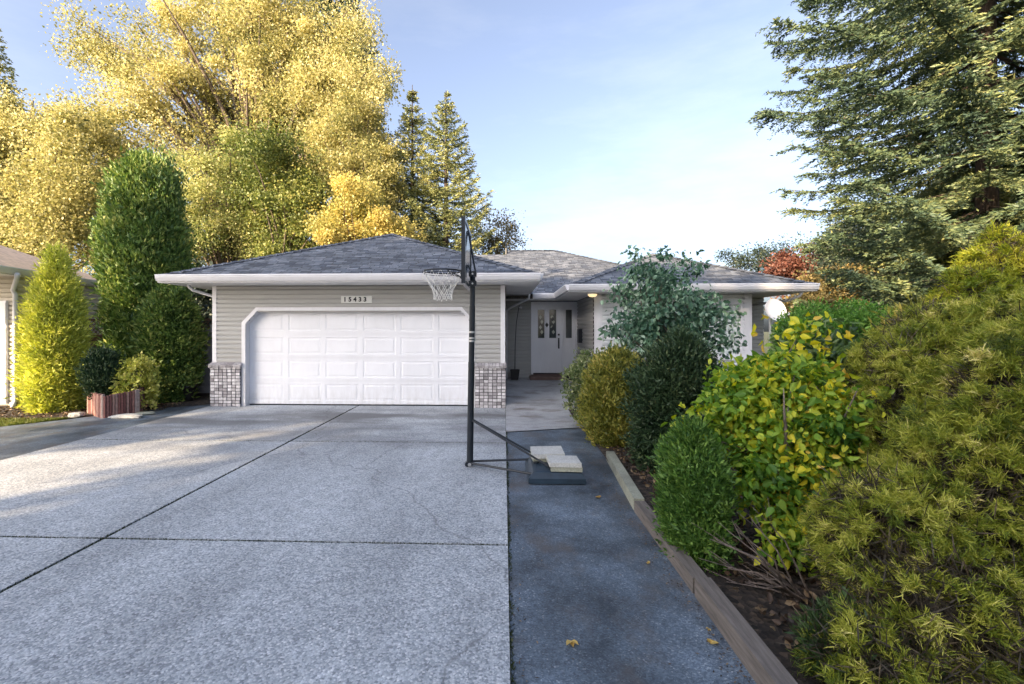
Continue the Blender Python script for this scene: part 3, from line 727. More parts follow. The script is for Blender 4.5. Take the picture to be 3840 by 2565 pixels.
# ------------------------------------------------------------------ landscape timbers and edging
tg = 'timbers edging the garden bed'
def timber(p0, p1, w, h, mat, label, tilt=0):
    p0 = Vector(p0); p1 = Vector(p1); d = (p1-p0); s = d.cross(Vector((0,0,1))).normalized()*w
    mb = MB(); mb.obox(p0, d, s, (0,0,h)); o = mb.build('garden_timber', M[mat], None, bevel=.012); recenter(o); tag(o, label, 'timber', tg); return o
timber((1.215, 1.0, -.03), (1.225, 3.02, -.03), .10, .14, 'timber', 'long brown weathered timber nearest the bottom right corner')
timber((1.225, 3.05, -.03), (1.225, 4.40, -.03), .10, .12, 'timber', 'grey brown timber beside the low green cedar along the asphalt')
timber((1.228, 4.43, -.03), (1.345, 6.15, -.03), .10, .13, 'mossy', 'pale mossy edging beam behind the hoop base')

# ------------------------------------------------------------------ log planter at the left
pz = 0
plx0, plx1 = X_at(170, 8.95), X_at(299, 8.95)
def log_side(mb, rn, p0, p1, n, h0, h1):
    for i in range(n):
        t_ = (i+.5)/n; x = p0[0]+(p1[0]-p0[0])*t_; y = p0[1]+(p1[1]-p0[1])*t_; h = h0+(h1-h0)*t_+random.uniform(-.012, .012)
        k0 = len(mb.f); r_ = math.hypot(p1[0]-p0[0], p1[1]-p0[1])/n/2*.98
        mb.tube([(x, y, -.03), (x, y, h)], [r_, r_*.96], 8); rn += [random.random()]*(len(mb.f)-k0)
pl = empty('log_planter', ((plx0+plx1)/2, 9.2, 0), 'raised planter of reddish upright half logs beside the left drive', 'planter')
A = (plx0+.02, 9.25); Bm = (X_at(237, 8.72), 8.72); C_ = (plx1-.02, 9.15); D_ = ((plx0+plx1)/2+.2, 9.75)
for p0, p1, n, h0, h1 in ((A, Bm, 14, .42, .43), (Bm, C_, 12, .40, .48), (C_, D_, 10, .47, .46), (A, D_, 12, .42, .45)):
    mb = MB(); rn = []; log_side(mb, rn, p0, p1, n, h0, h1); o = mb.build('log_wall', M['redlog'], pl)
    at = o.data.attributes.new('rnd', 'FLOAT', 'FACE'); at.data.foreach_set('value', rn)
b = MB(); b.poly([(A[0], A[1], .36), (Bm[0], Bm[1], .36), (C_[0], C_[1], .36), (D_[0], D_[1], .36)]); b.build('planter_soil', M['soil'], pl)
def rock(x, y, z, sx, sy, sz, rot, label, mat='stone', seed=1):
    r = np.random.default_rng(seed); mb = MB(); nu, nv = 12, 8
    V = []
    for j in range(nv+1):
        ph = pi*j/nv-pi/2
        for i in range(nu):
            th = 2*pi*i/nu; q = 1+.13*sin(3*th+seed)+.1*sin(5*ph+th*2+seed*2)
            X = np.sign(cos(th))*abs(cos(th))**.7*cos(ph)**.5*sx*q; Y = np.sign(sin(th))*abs(sin(th))**.7*cos(ph)**.5*sy*q; Z = (sin(ph)*.5+.5)*sz
            V.append((x+X*cos(rot)-Y*sin(rot), y+X*sin(rot)+Y*cos(rot), z+Z))
    me_f = [[j*nu+i, j*nu+(i+1)%nu, (j+1)*nu+(i+1)%nu, (j+1)*nu+i] for j in range(nv) for i in range(nu)]
    mb.v = V; mb.f = me_f; mb.m = [0]*len(me_f); mb.uv = [(0,0)]*(4*len(me_f))
    o = mb.build('edging_stone', M[mat], None, smooth=False); recenter(o); tag(o, label, 'stone', 'pale stones at the foot of the log planter'); return o
rock(X_at(277, 8.6), 8.75, -.03, .27, .13, .09, .15, 'long flat pale stone at the right foot of the log planter', seed=3)
rock(X_at(165, 8.75), 8.85, -.03, .13, .10, .10, .4, 'small pale stone at the left corner of the log planter', seed=5)
rock(X_at(322, 9.0), 9.1, -.03, .17, .10, .07, .5, 'low dark stone between the long pale stone and the cedar', 'mossy', seed=8)

# ------------------------------------------------------------------ gate, pot, fence
gy = 11.6; gx0, gx1 = X_at(418, gy), X_at(483, gy); gt = Z_at(752, gx0, gy)
gate = empty('side_gate', ((gx0+gx1)/2, gy, 0), 'tall grey board gate between the cedar and the garage wall', 'gate')
b = MB(); n = 8
for i in range(n): b.box(gx0-.6+(gx1-gx0+.6)*i/n+.003, gx0-.6+(gx1-gx0+.6)*(i+1)/n-.003, gy, gy+.02, .08, gt)
b.build('boards', M['gate'], gate)
for za in (.15, gt-.14):
    b = MB(); b.box(gx0-.6, gx1, gy-.03, gy-.001, za, za+.09); b.build('rail', M['gate'], gate)
b = MB(); b.box(gx1+.004, gx1+.1, gy-.04, gy+.05, 0, gt+.08); b.build('gate_post', M['gate'], gate)
px_, py_ = X_at(432, 10.9), 10.9
pot = empty('dark_planter', (px_, py_, 0), 'black urn shaped pot with a wilted dark plant in front of the grey gate', 'plant pot')
b = MB(); b.tube([(px_, py_, -.02), (px_, py_, .12), (px_+.0, py_, .22), (px_, py_, .32), (px_, py_, .36)], [.12, .09, .13, .18, .2], 14); b.build('pot', M['pot'], pot, smooth=True)
V = []
def fence_panel(x0, x1, y, z0, z1, name, label):
    f = empty(name, ((x0+x1)/2, y, z0), label, 'fence'); n = max(3, int((x1-x0)/.13)); mb = MB()
    for i in range(n): mb.box(x0+(x1-x0)*i/n+.004, x0+(x1-x0)*(i+1)/n-.004, y, y+.02, z0, z1-.5)
    mb.build('boards', M['fence'], f)
    for za in (z1-.5, z1-.06):
        mb = MB(); mb.box(x0, x1, y-.02, y+.04, za, za+.06); mb.build('rail', M['fence'], f)
    mb = MB(); L = int((x1-x0)/.12)
    for i in range(-4, L):
        xa = x0+i*.12
        if xa >= x0 and xa+.38 <= x1:
            mb.obox((xa, y, z1-.44), (.025, 0, 0), (0, .01, 0), (.38, 0, .38)); mb.obox((xa+.38, y+.012, z1-.44), (.025, 0, 0), (0, .01, 0), (-.38, 0, .38))
    if mb.v: mb.build('lattice', M['fence'], f)
    return f
fence_panel(-12.4, -7.6, 12.2, 0, 2.0, 'wooden_fence', 'brown wooden fence with lattice top between the golden cypress and tall cedar')

# ------------------------------------------------------------------ neighbour house
nh = empty('neighbour_house', (-12, 11, 0), 'neighbouring bungalow with tan roof and sunlit pale wall at the left edge', 'house')
C0 = (-10.95, 10.0); C1 = (-12.0, 14.2)
b = MB(); siding(b, (-17, 10.0), C0, 0, 2.98, (0,-1)); siding(b, C0, C1, 0, 2.98, (.97,.24)); b.box(-17, -12.1, 10.2, 14, 0, 2.9)
b.build('wall', M['nwall'], nh)
b = MB(); b.box(-15.2, X_at(18, 9.97), 9.93, 9.98, .05, 2.35)
for k in range(4): b.box(-15.2, X_at(18, 9.97), 9.915, 9.929, .1+k*.57, .1+k*.57+.5)
b.build('garage_door', M['door'], nh)
b = MB()
E0 = Vector((-10.35, 7.9, 3.03)); E1 = Vector((-11.65, 13.8, 3.05)); R1 = Vector((-15.3, 10.2, 4.85)); R0 = Vector((-16, 7.6, 4.85)); 
roofpoly(b, [E0, E1, R1, R0], (E1-E0)); roofpoly(b, [E1, (-18, 13.8, 3.05), R1], (1,0,0)); roofpoly(b, [E0, R0, (-18, 7.9, 4.2)], (1,0,0))
b.build('roof', M['nroof'], nh)
gutter(E0+Vector((0,0,.01)), E1+Vector((0,0,.01)), (.97,.22,0), nh)
b = MB(); b.poly([E0-Vector((0,0,.14)), E1-Vector((0,0,.14)), Vector((-14, 13.8, 2.9)), Vector((-13, 7.9, 2.89))]); b.build('soffit', M['soffit'], nh)
b = MB(); dx = X_at(33, 9.9)
b.tube([(X_at(72, 10.0), 9.7, 2.92), (X_at(66, 10.0), 9.75, 2.84), (X_at(32, 9.9), 9.88, 2.58), (dx, 9.92, 2.48), (dx, 9.92, .14), (dx+.03, 9.86, .06), (dx+.18, 9.7, .03)], .045, 8)
b.build('downspout', M['trim'], nh, smooth=True)

# ------------------------------------------------------------------ satellite dish, arch trellis
dY = 10.1; dX = X_at(1775, dY); dZ = Z_at(712, dX, dY)
dish = empty('satellite_dish', (dX, dY, 0), 'round white satellite dish on a pole at the right end of the house', 'satellite dish')
b = MB(); nr, na = 5, 28; ax = Vector((.12, -.93, .32)).normalized(); u = ax.cross(Vector((0,0,1))).normalized(); v = u.cross(ax)
c0 = Vector((dX, dY, dZ)); R_ = .235
def dp(r, a, off=0): return c0+u*cos(a)*r*R_+v*sin(a)*r*R_*1.08+ax*(.05*r*r+off)
for off, fl in ((0, 1), (-.012, -1)):
    for i in range(nr):
        for k in range(na):
            a0, a1 = 2*pi*k/na, 2*pi*(k+1)/na; r0, r1 = i/nr, (i+1)/nr
            b.poly([dp(r0, a0, off), dp(r1, a0, off), dp(r1, a1, off), dp(r0, a1, off)][::fl])
for k in range(na):
    a0, a1 = 2*pi*k/na, 2*pi*(k+1)/na; b.poly([dp(1, a0, 0), dp(1, a0, -.012), dp(1, a1, -.012), dp(1, a1, 0)])
b.build('reflector', M['dish'], dish)
b = MB(); b.tube([c0-v*R_*1.02, c0-v*R_*.9+ax*.32], .012, 6); b.build('feed_arm', M['steel'], dish)
b = MB(); e_ = c0-v*R_*.9+ax*.32; b.tube([e_-ax*.02, e_+ax*.05], .03, 8); b.build('feed_horn', M['trim'], dish)
b = MB(); b.tube([c0-ax*.02, c0-ax*.12, c0-ax*.14+Vector((0,0,-.2)), Vector((dX-.02, dY+.1, .0))], .025, 8); b.build('mast', M['steel'], dish)

# ================================================================== vegetation
def unit(a): return a/np.maximum(np.linalg.norm(a, axis=-1, keepdims=True), 1e-9)
def leaf_geo(P, D, L, W, rng, shape='rhomb', nrm=None, curl=.12):
    n = len(P); D = unit(D); L = np.broadcast_to(L, (n,))[:, None]; W = np.broadcast_to(W, (n,))[:, None]
    R = rng.normal(size=(n, 3)) if nrm is None else nrm
    Sd = unit(np.cross(D, R)); Nn = unit(np.cross(Sd, D))
    if shape == 'rhomb':
        V = np.stack([P, P+D*L*.45+Sd*W*.5+Nn*W*curl, P+D*L, P+D*L*.45-Sd*W*.5+Nn*W*curl], 1).reshape(-1, 3)
        Q = np.arange(n*4).reshape(n, 4); return V, Q, 1
    if shape == 'blade':      # slim tapering blade, bent downwards
        V = np.stack([P-Sd*W*.5, P+D*L*.55-Sd*W*.45+Nn*L*curl, P+D*L*.55+Sd*W*.45+Nn*L*curl, P+Sd*W*.5, P+D*L-Sd*W*.12, P+D*L+Sd*W*.12], 1).reshape(-1, 3)
        i = np.arange(n)[:, None]*6
        Q = np.concatenate([i+np.array([[0, 1, 2, 3]]), i+np.array([[1, 4, 5, 2]])], 1).reshape(-1, 4); return V, Q, 2
    # ovate leaf folded along its midrib, six points
    tip = P+D*L-Nn*L*.12
    V = np.stack([P, P+D*L*.28+Sd*W*.47+Nn*W*.16, P+D*L*.68+Sd*W*.36+Nn*W*.12, tip, P+D*L*.68-Sd*W*.36+Nn*W*.12, P+D*L*.28-Sd*W*.47+Nn*W*.16], 1).reshape(-1, 3)
    i = np.arange(n)[:, None]*6
    Q = np.concatenate([i+np.array([[0, 1, 2, 3]]), i+np.array([[0, 3, 4, 5]])], 1).reshape(-1, 4); return V, Q, 2
class Cloud:
    def __init__(s): s.V = []; s.Q = []; s.R = []; s.n = 0
    def add(s, V, Q, k, rnd):
        s.V.append(V); s.Q.append(Q+s.n); s.n += len(V); s.R.append(np.repeat(rnd, k))
    def build(s, name, mat, parent):
        return np_mesh(name, np.concatenate(s.V), np.concatenate(s.Q), mat, parent, np.clip(np.concatenate(s.R), 0, 1))
def ball(rng, n, lo=0.0):
    d = unit(rng.normal(size=(n, 3))); r = (lo**3+(1-lo**3)*rng.random(n))**(1/3); return d*r[:, None], d

def broadleaf(name, label, base, lobes, nleaf, L, W, mat, bark='bark', clump=.7, group=None, seed=0, trunk_r=.25, shape='rhomb', flat=.75, hang=.25, cat='tree', limbs=60, dens_lo=.35, trunk_top=None, multi=1):
    """lobes: (x, y, z, rx, ry, rz, number of clumps)"""
    rng = np.random.default_rng(seed)
    t = empty(name, base, label, cat, group)
    cl = Cloud(); cents = []; tot = sum(l[6] for l in lobes)
    for (x, y, z, rx, ry, rz_, nc) in lobes:
        p, d = ball(rng, nc, dens_lo); c = np.array([x, y, z])+p*np.array([rx, ry, rz_])*(1+.24*np.sin(d[:, :1]*5+seed)+.2*np.sin(d[:, 2:]*6+seed*2))
        cents.append(c)
        k = int(nleaf/tot)
        cr = clump*(.45+1.15*rng.random(nc))
        q = np.clip(rng.normal(size=(nc, k, 3)), -1.7, 1.7)*.5; q[..., 2] *= flat
        P = (c[:, None]+q*cr[:, None, None]).reshape(-1, 3)
        D = unit(rng.normal(size=(nc*k, 3))*.8+unit(q.reshape(-1, 3))*.5+np.array([0, 0, -hang]))
        cr_ = np.repeat(rng.normal(size=nc)*.16, k)
        rnd = .5+cr_+rng.normal(size=nc*k)*.17
        sz = .45+.95*rng.random(nc*k)
        V, Q, kk = leaf_geo(P, D, L*sz, W*sz, rng, shape); cl.add(V, Q, kk, rnd)
    cl.build('crown', mat, t)
    allc = np.concatenate(cents); b = MB(); bx_, by_, bz_ = base
    cm = allc.mean(0); topz = trunk_top if trunk_top else (allc[:, 2].max()*.85+cm[2]*.15)
    stems = []
    for s_ in range(multi):
        ang = 2*pi*s_/max(1, multi)+.4
        pts = []; rads = []
        for i in range(9):
            f = i/8; sp = (0 if multi == 1 else .45)*f
            wob = .12*sin(f*7+seed+s_)*(topz-bz_)*.12
            pts.append((bx_+(cm[0]-bx_)*f**1.3+wob+sp*cos(ang), by_+(cm[1]-by_)*f**1.3+wob*.5+sp*sin(ang), bz_-.1+(topz-bz_)*f)); rads.append(trunk_r*(1-f)**.8+.02*trunk_r/.25)
        b.tube(pts, rads, 8); stems.append((pts, rads))
    sel = rng.choice(len(allc), min(limbs, len(allc)), replace=False)
    for i in sel:
        pts, rads = stems[i % len(stems)]
        c = allc[i]; zz_ = bz_+(c[2]-bz_)*rng.uniform(.45, .75); j = int(np.clip((zz_-bz_)/(topz-bz_)*8, 0, 7))
        p0 = Vector(pts[j]); p3 = Vector(c); m1 = p0.lerp(p3, .35)+Vector((0, 0, (p3-p0).length*.08)); m2 = p0.lerp(p3, .7)+Vector((rng.normal()*.1, rng.normal()*.1, (p3-p0).length*.07))
        r0 = rads[j]*.5+.004
        b.tube([p0, m1, m2, p3], [r0, r0*.6, r0*.35, r0*.1], 5, cap=False)
    b.build('trunk', M[bark], t, smooth=True)
    return t

def conifer(name, label, base, H, R, z0, mat, seed=0, nwhorl=34, nb=7, droop=.25, up=.12, group=None, trunk_r=.2, twig=.5, blade=(.10, .032), pw=.8, azr=None, dens=1.0, lean=(0, 0), cat='conifer', sub=9, ztop=None, lo=(.55, 3.0)):
    rng = np.random.default_rng(seed); t = empty(name, base, label, cat, group)
    bx_, by_, bz_ = base; cl = Cloud(); b = MB()
    tp = [(bx_+lean[0]*f, by_+lean[1]*f, bz_-.1+(H)*f) for f in np.linspace(0, 1, 8)]
    b.tube(tp, [trunk_r*(1-f)+.015 for f in np.linspace(0, 1, 8)], 8)
    Ps = []; Ds = []; Rn = []
    for wi in range(nwhorl):
        f = (wi+rng.uniform(-.3, .3))/nwhorl; f = min(max(f, 0), .99); z = bz_+z0+(H-z0)*f
        if ztop and z > ztop: continue
        Rz = R*((1-f)**pw)*(min(1, lo[0]+f*lo[1]))
        off = rng.uniform(0, 2*pi)
        for k in range(nb):
            a = off+2*pi*k/nb+rng.uniform(-.25, .25)
            if azr and not (azr[0] < (a % (2*pi)) < azr[1]): continue
            Lb = Rz*rng.uniform(.72, 1.1)
            if Lb < .12: continue
            o = np.array([bx_+lean[0]*(z-bz_)/H, by_+lean[1]*(z-bz_)/H, z]); h = np.array([cos(a), sin(a), 0]); sd_ = np.array([-sin(a), cos(a), 0])
            dr = droop*rng.uniform(.6, 1.3)
            def C(s): s = np.asarray(s)[:, None]; return o+h*Lb*s+np.array([0, 0, 1])*Lb*(-dr*1.6*s+(dr*.9+up)*s**2.2)
            ss = np.linspace(0, 1, 6); cp = C(ss)
            r0 = .012+trunk_r*.13*(Lb/R if R else 1)
            b.tube([tuple(q) for q in cp], [r0*(1-.85*s) for s in ss], 4, cap=False)
            nt_ = max(4, int(Lb/(.11)*dens)); st = np.sort(rng.uniform(.12, 1, nt_)); pt = C(st)
            tg_ = unit(C(st+.01)-pt); sg = rng.choice([-1, 1], nt_)[:, None]
            tl = (twig*(.35+.65*np.sin(np.clip(st, 0, 1)*pi*.9))*rng.uniform(.6, 1.2, nt_))*(min(1, Lb/1.2)**.5)
            td = unit(tg_*.75+sd_*sg*.85+np.array([0, 0, -.28])+rng.normal(size=(nt_, 3))*.13)
            u = (np.arange(sub)+.5)/sub
            P = pt[:, None]+td[:, None]*tl[:, None, None]*u[None, :, None]; P[..., 2] -= (u**2)[None]*tl[:, None]*.18
            P = P.reshape(-1, 3); T = np.repeat(td, sub, 0)
            S2 = np.where(rng.random((len(P), 1)) < .5, -1, 1)
            perp = unit(np.cross(T, np.array([0, 0, 1.0])))
            D = unit(T*.7+perp*S2*.75+rng.normal(size=P.shape)*.35)
            Ps.append(P); Ds.append(D); Rn.append(.5+rng.normal()*.14+rng.normal(size=len(P))*.15)
            # needles along the leader of the branch
            s3 = rng.uniform(.3, 1, nt_*3); P3 = C(s3); Ps.append(P3); Ds.append(unit(h+rng.normal(size=P3.shape)*.6)); Rn.append(.5+rng.normal(size=len(P3))*.18)
    P = np.concatenate(Ps); D = np.concatenate(Ds); Rr = np.concatenate(Rn); sz = rng.uniform(.7, 1.3, len(P))
    V, Q, k = leaf_geo(P, D, blade[0]*sz, blade[1]*sz, rng, 'rhomb'); cl.add(V, Q, k, Rr)
    cl.build('crown', mat, t); b.build('trunk', M['darkbark'], t, smooth=True)
    return t

def lumpf(d, seed, fr=3.0):
    s = seed*1.7
    return (np.sin(d[:, 0]*fr+s)+np.sin(d[:, 1]*fr*1.3+s*2)+np.sin(d[:, 2]*fr*1.1+s*.7)+.6*np.sin((d[:, 0]+d[:, 2])*fr*2.3+s*3)+.6*np.sin((d[:, 1]-d[:, 2])*fr*2.6+s))/3.0

def shrub(name, label, base, H, prof, n, L, W, mat, seed=0, lump=.1, fr=3.0, outw=.7, upw=.8, rnd_d=.5, thick=.22, shape='rhomb', group=None, cat='shrub', tufts=0, ell=(1, 1), core=True, bark='darkbark', lean=(0, 0), cl_extra=None, curl=.12):
    """dense shrub: foliage set in tufts over a lumpy surface of revolution; prof(h) = radius at height fraction h"""
    rng = np.random.default_rng(seed); t = empty(name, base, label, cat, group); bx_, by_, bz_ = base
    def surf(h, a, k=1.0):
        r = prof(h)*k; q = np.stack([r*np.cos(a)*ell[0], r*np.sin(a)*ell[1], h*H], 1)
        lf = 1+lump*lumpf(q*1.0, seed, fr)+lump*.55*lumpf(q*1.0, seed+5, fr*3.3); q[:, :2] *= lf[:, None]; q[:, 0] += lean[0]*h; q[:, 1] += lean[1]*h
        return q
    nt_ = tufts or n//14; k = n//nt_
    # sample heights in proportion to circumference
    hh = rng.random(nt_*4); w_ = prof(hh)+.15; keep = rng.random(nt_*4) < w_/w_.max(); hh = hh[keep][:nt_]
    if len(hh) < nt_: hh = np.concatenate([hh, rng.random(nt_-len(hh))])
    aa = rng.uniform(0, 2*pi, nt_); dep = 1-thick*rng.random(nt_)**1.3
    p = surf(hh, aa, 1)*np.array([1, 1, 1]); ctr = np.stack([lean[0]*hh, lean[1]*hh, hh*H*.92], 1); p = ctr+(p-ctr)*dep[:, None]
    e = 1e-2; dr = (prof(np.clip(hh+e, 0, 1))-prof(np.clip(hh-e, 0, 1)))/(2*e*H)
    nr = unit(np.stack([np.cos(aa), np.sin(aa), np.clip(-dr, -1.0, 3)], 1))
    axis = unit(nr*outw+np.array([0, 0, upw])+rng.normal(size=(nt_, 3))*.25)
    ts = L*1.25
    off = rng.normal(size=(nt_, k, 3))*ts*.55
    P = (p[:, None]+off).reshape(-1, 3)+np.array(base)
    D = unit((axis[:, None]+rng.normal(size=(nt_, k, 3))*rnd_d+off/ts*.35).reshape(-1, 3))
    rnd = np.repeat(.5+rng.normal(size=nt_)*.17, k)+rng.normal(size=nt_*k)*.13
    sz = rng.uniform(.6, 1.35, len(P)); cl = Cloud()
    V, Q, kk = leaf_geo(P, D, L*sz, W*sz, rng, shape, curl=curl); cl.add(V, Q, kk, rnd)
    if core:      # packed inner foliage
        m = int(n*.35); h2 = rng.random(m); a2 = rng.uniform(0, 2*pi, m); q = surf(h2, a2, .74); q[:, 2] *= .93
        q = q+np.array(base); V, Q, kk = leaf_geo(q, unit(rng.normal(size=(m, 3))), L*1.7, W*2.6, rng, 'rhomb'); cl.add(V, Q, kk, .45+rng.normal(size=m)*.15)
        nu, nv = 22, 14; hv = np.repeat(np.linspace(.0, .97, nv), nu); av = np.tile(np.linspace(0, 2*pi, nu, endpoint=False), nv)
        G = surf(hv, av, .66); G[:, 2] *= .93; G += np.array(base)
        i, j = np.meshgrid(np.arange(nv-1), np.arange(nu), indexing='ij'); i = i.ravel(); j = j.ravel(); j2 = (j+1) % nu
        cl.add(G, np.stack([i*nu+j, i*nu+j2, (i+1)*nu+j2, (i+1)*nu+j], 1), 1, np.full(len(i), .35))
    if cl_extra: cl_extra(cl, rng)
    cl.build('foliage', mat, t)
    b = MB(); rr_ = float(prof(np.array([.3]))[0])
    for s_ in range(3): b.tube([(bx_+.05*s_-.05, by_+.04*(s_-1), bz_-.1), (bx_+.06*(s_-1), by_, bz_+H*.3), (bx_+.1*(s_-1)+lean[0]*.8, by_+lean[1]*.8, bz_+H*.8)], [max(.02, rr_*.06), rr_*.04+.008, .006], 6)
    b.build('stem', M[bark], t, smooth=True)
    return t
def P_(pts):
    xs = np.array([p[0] for p in pts]); ys_ = np.array([p[1] for p in pts]); return lambda h: np.interp(h, xs, ys_)

# leaf colours
L_yel = leaf_mat('golden_autumn_leaf', [(0, (.09,.11,.04)), (.3, (.28,.275,.10)), (.6, (.50,.455,.19)), (1, (.74,.68,.37))], .4, bscale=.25, big=.3)
L_yel2 = leaf_mat('yellow_green_leaf', [(0, (.10,.14,.045)), (.35, (.28,.32,.11)), (.7, (.50,.49,.20)), (1, (.72,.67,.37))], .4, bscale=.3, big=.3)
L_ora = leaf_mat('orange_autumn_leaf', [(0, (.22,.23,.07)), (.4, (.46,.42,.14)), (.75, (.66,.54,.19)), (1, (.74,.66,.28))], .4, bscale=.4)
L_grn = leaf_mat('deep_green_leaf', [(0, (.06,.09,.025)), (.5, (.16,.20,.05)), (1, (.40,.38,.11))], .3, bscale=.5)
L_spr = leaf_mat('spruce_needle', [(0, (.035,.06,.05)), (.42, (.08,.125,.07)), (.78, (.17,.21,.09)), (1, (.33,.34,.14))], .15, bscale=.35, big=.3)
L_spr2 = leaf_mat('fir_needle', [(0, (.07,.10,.055)), (.4, (.19,.22,.09)), (.78, (.37,.37,.14)), (1, (.54,.50,.22))], .15, bscale=.35, big=.3)
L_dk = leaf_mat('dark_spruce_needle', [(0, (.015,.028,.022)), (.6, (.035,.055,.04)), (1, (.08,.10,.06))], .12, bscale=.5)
L_thu = leaf_mat('cedar_scale_leaf', [(0, (.04,.085,.022)), (.4, (.11,.19,.045)), (.72, (.24,.32,.075)), (1, (.46,.48,.15))], .2, bscale=1.2)
L_gold = leaf_mat('golden_cypress_leaf', [(0, (.22,.28,.05)), (.35, (.47,.51,.09)), (.7, (.74,.73,.14)), (1, (.90,.87,.28))], .3, bscale=1.0)
L_arb = leaf_mat('olive_gold_leaf', [(0, (.06,.08,.02)), (.4, (.18,.20,.035)), (.75, (.34,.31,.06)), (1, (.46,.36,.10))], .2, bscale=2)
L_jun = leaf_mat('dark_juniper_leaf', [(0, (.015,.035,.018)), (.5, (.035,.07,.03)), (.9, (.08,.12,.05)), (1, (.14,.17,.07))], .12, bscale=2)
L_jun2 = leaf_mat('deep_cedar_leaf', [(0, (.015,.035,.014)), (.5, (.04,.08,.025)), (1, (.09,.15,.045))], .15, bscale=3)
L_low = leaf_mat('fresh_cedar_leaf', [(0, (.03,.08,.02)), (.5, (.09,.19,.035)), (1, (.20,.32,.06))], .2, bscale=3)
L_thr = leaf_mat('thread_cypress_leaf', [(0, (.05,.08,.012)), (.33, (.15,.205,.022)), (.6, (.33,.36,.04)), (.86, (.60,.57,.12)), (1, (.78,.68,.28))], .12, bscale=1.6, big=.2)
L_thg = leaf_mat('bright_cypress_leaf', [(0, (.07,.11,.015)), (.35, (.18,.25,.022)), (.7, (.38,.40,.035)), (1, (.60,.54,.09))], .25, bscale=1.6)
L_hyd2 = leaf_mat('pale_yellow_leaf', [(0, (.22,.28,.05)), (.5, (.55,.55,.12)), (1, (.80,.72,.25))], .35, bscale=2)
L_dead = leaf_mat('dry_twig_and_shade', [(0, (.022,.018,.012)), (.7, (.05,.04,.024)), (1, (.12,.09,.055))], .0, bscale=3)  # dead twig brown, kept dark so gaps in the crown read as deep shade
L_hyd = leaf_mat('turning_shrub_leaf', [(0, (.05,.13,.02)), (.32, (.14,.28,.035)), (.55, (.33,.45,.05)), (.78, (.62,.61,.05)), (.94, (.85,.73,.05)), (1, (.74,.50,.09))], .35, bscale=2.2, big=.22, rough=.45)
L_lil = leaf_mat('teal_tree_leaf', [(0, (.04,.09,.06)), (.45, (.09,.19,.115)), (.8, (.20,.33,.20)), (1, (.42,.52,.40))], .25, rough=.35, bscale=2, spec=.6)
L_red = leaf_mat('red_maple_leaf', [(0, (.08,.04,.03)), (.5, (.19,.075,.055)), (1, (.30,.16,.11))], .35, bscale=.6)
L_var = leaf_mat('variegated_leaf', [(0, (.05,.09,.03)), (.5, (.15,.20,.07)), (.8, (.40,.42,.22)), (1, (.55,.55,.38))], .25, bscale=3)
L_hedge = leaf_mat('hedge_leaf', [(0, (.04,.11,.02)), (.5, (.10,.24,.035)), (1, (.26,.42,.08))], .25, bscale=2)
L_lau = leaf_mat('broad_green_leaf', [(0, (.03,.065,.025)), (.5, (.09,.16,.04)), (1, (.24,.30,.10))], .3, rough=.4, bscale=2, spec=.5)
L_teal = leaf_mat('grey_green_foliage', [(0, (.05,.075,.055)), (.5, (.11,.15,.10)), (1, (.26,.27,.17))], .25, bscale=.5)
L_brn = leaf_mat('brown_olive_foliage', [(0, (.05,.05,.025)), (.5, (.15,.125,.05)), (1, (.33,.24,.09))], .25, bscale=.5)

def X(px, Y): return X_at(px, Y)
def Z(py, px, Y): return Z_at(py, X_at(px, Y), Y)
bgg = 'trees rising behind the garage'
# --- big golden maple: lobes placed at real distances 19-27 m
def lob(px, py, Y, rpx, rpy, nc, ry=None):
    x = X(px, Y); z = Z(py, px, Y); s_ = Y/F
    return (x, Y, z, rpx*s_, ry if ry else max(1.5, rpx*s_*.8), rpy*s_, nc)
broadleaf('maple_tree', 'tallest broad golden leaved tree behind the garage, its top beyond the frame', (X(600, 25), 25, 0),
          [lob(520, 60, 25, 190, 150, 60, 3.2), lob(700, 130, 25, 160, 170, 60, 3.2), lob(430, 230, 24, 170, 110, 38, 2.6), lob(720, 270, 24, 150, 120, 46, 2.8), lob(560, 330, 25, 120, 90, 24, 2.5), lob(260, 120, 25, 140, 60, 16, 2), lob(290, 300, 24, 120, 80, 24, 2), lob(820, 200, 25, 60, 120, 16, 2), lob(780, 400, 24, 100, 90, 28, 2.2), lob(600, -140, 26, 210, 110, 40, 3.2), lob(640, 120, 27, 190, 190, 30, 2)],
          235000, .12, .085, L_yel, clump=1.0, group=bgg, seed=3, trunk_r=.5, limbs=150, dens_lo=.15)
broadleaf('maple_tree', 'lower yellow green tree filling the left edge behind the neighbouring roof', (X(60, 19.5), 19.5, 0),
          [lob(60, 330, 19.5, 150, 130, 46, 2.6), lob(170, 430, 19, 130, 130, 44, 2.2), lob(20, 500, 18.5, 120, 90, 28, 2), lob(210, 330, 20, 70, 110, 16, 2), lob(150, 540, 18, 90, 70, 22, 1.6), lob(-60, 380, 19.5, 120, 150, 22, 2.4)],
          135000, .105, .075, L_yel, clump=.85, group=bgg, seed=5, trunk_r=.3, limbs=70, dens_lo=.15)
broadleaf('maple_tree', 'mid height yellow green tree right of the tall cedar above the garage roof', (X(520, 20.5), 20.5, 0),
          [lob(500, 470, 20.5, 90, 100, 26, 2), lob(590, 400, 21, 80, 60, 18, 1.8), lob(480, 560, 20, 80, 60, 18, 1.6), lob(600, 540, 20.5, 110, 60, 20, 1.6)],
          60000, .10, .07, L_yel2, clump=.75, group=bgg, seed=8, trunk_r=.22, limbs=60, dens_lo=.15)
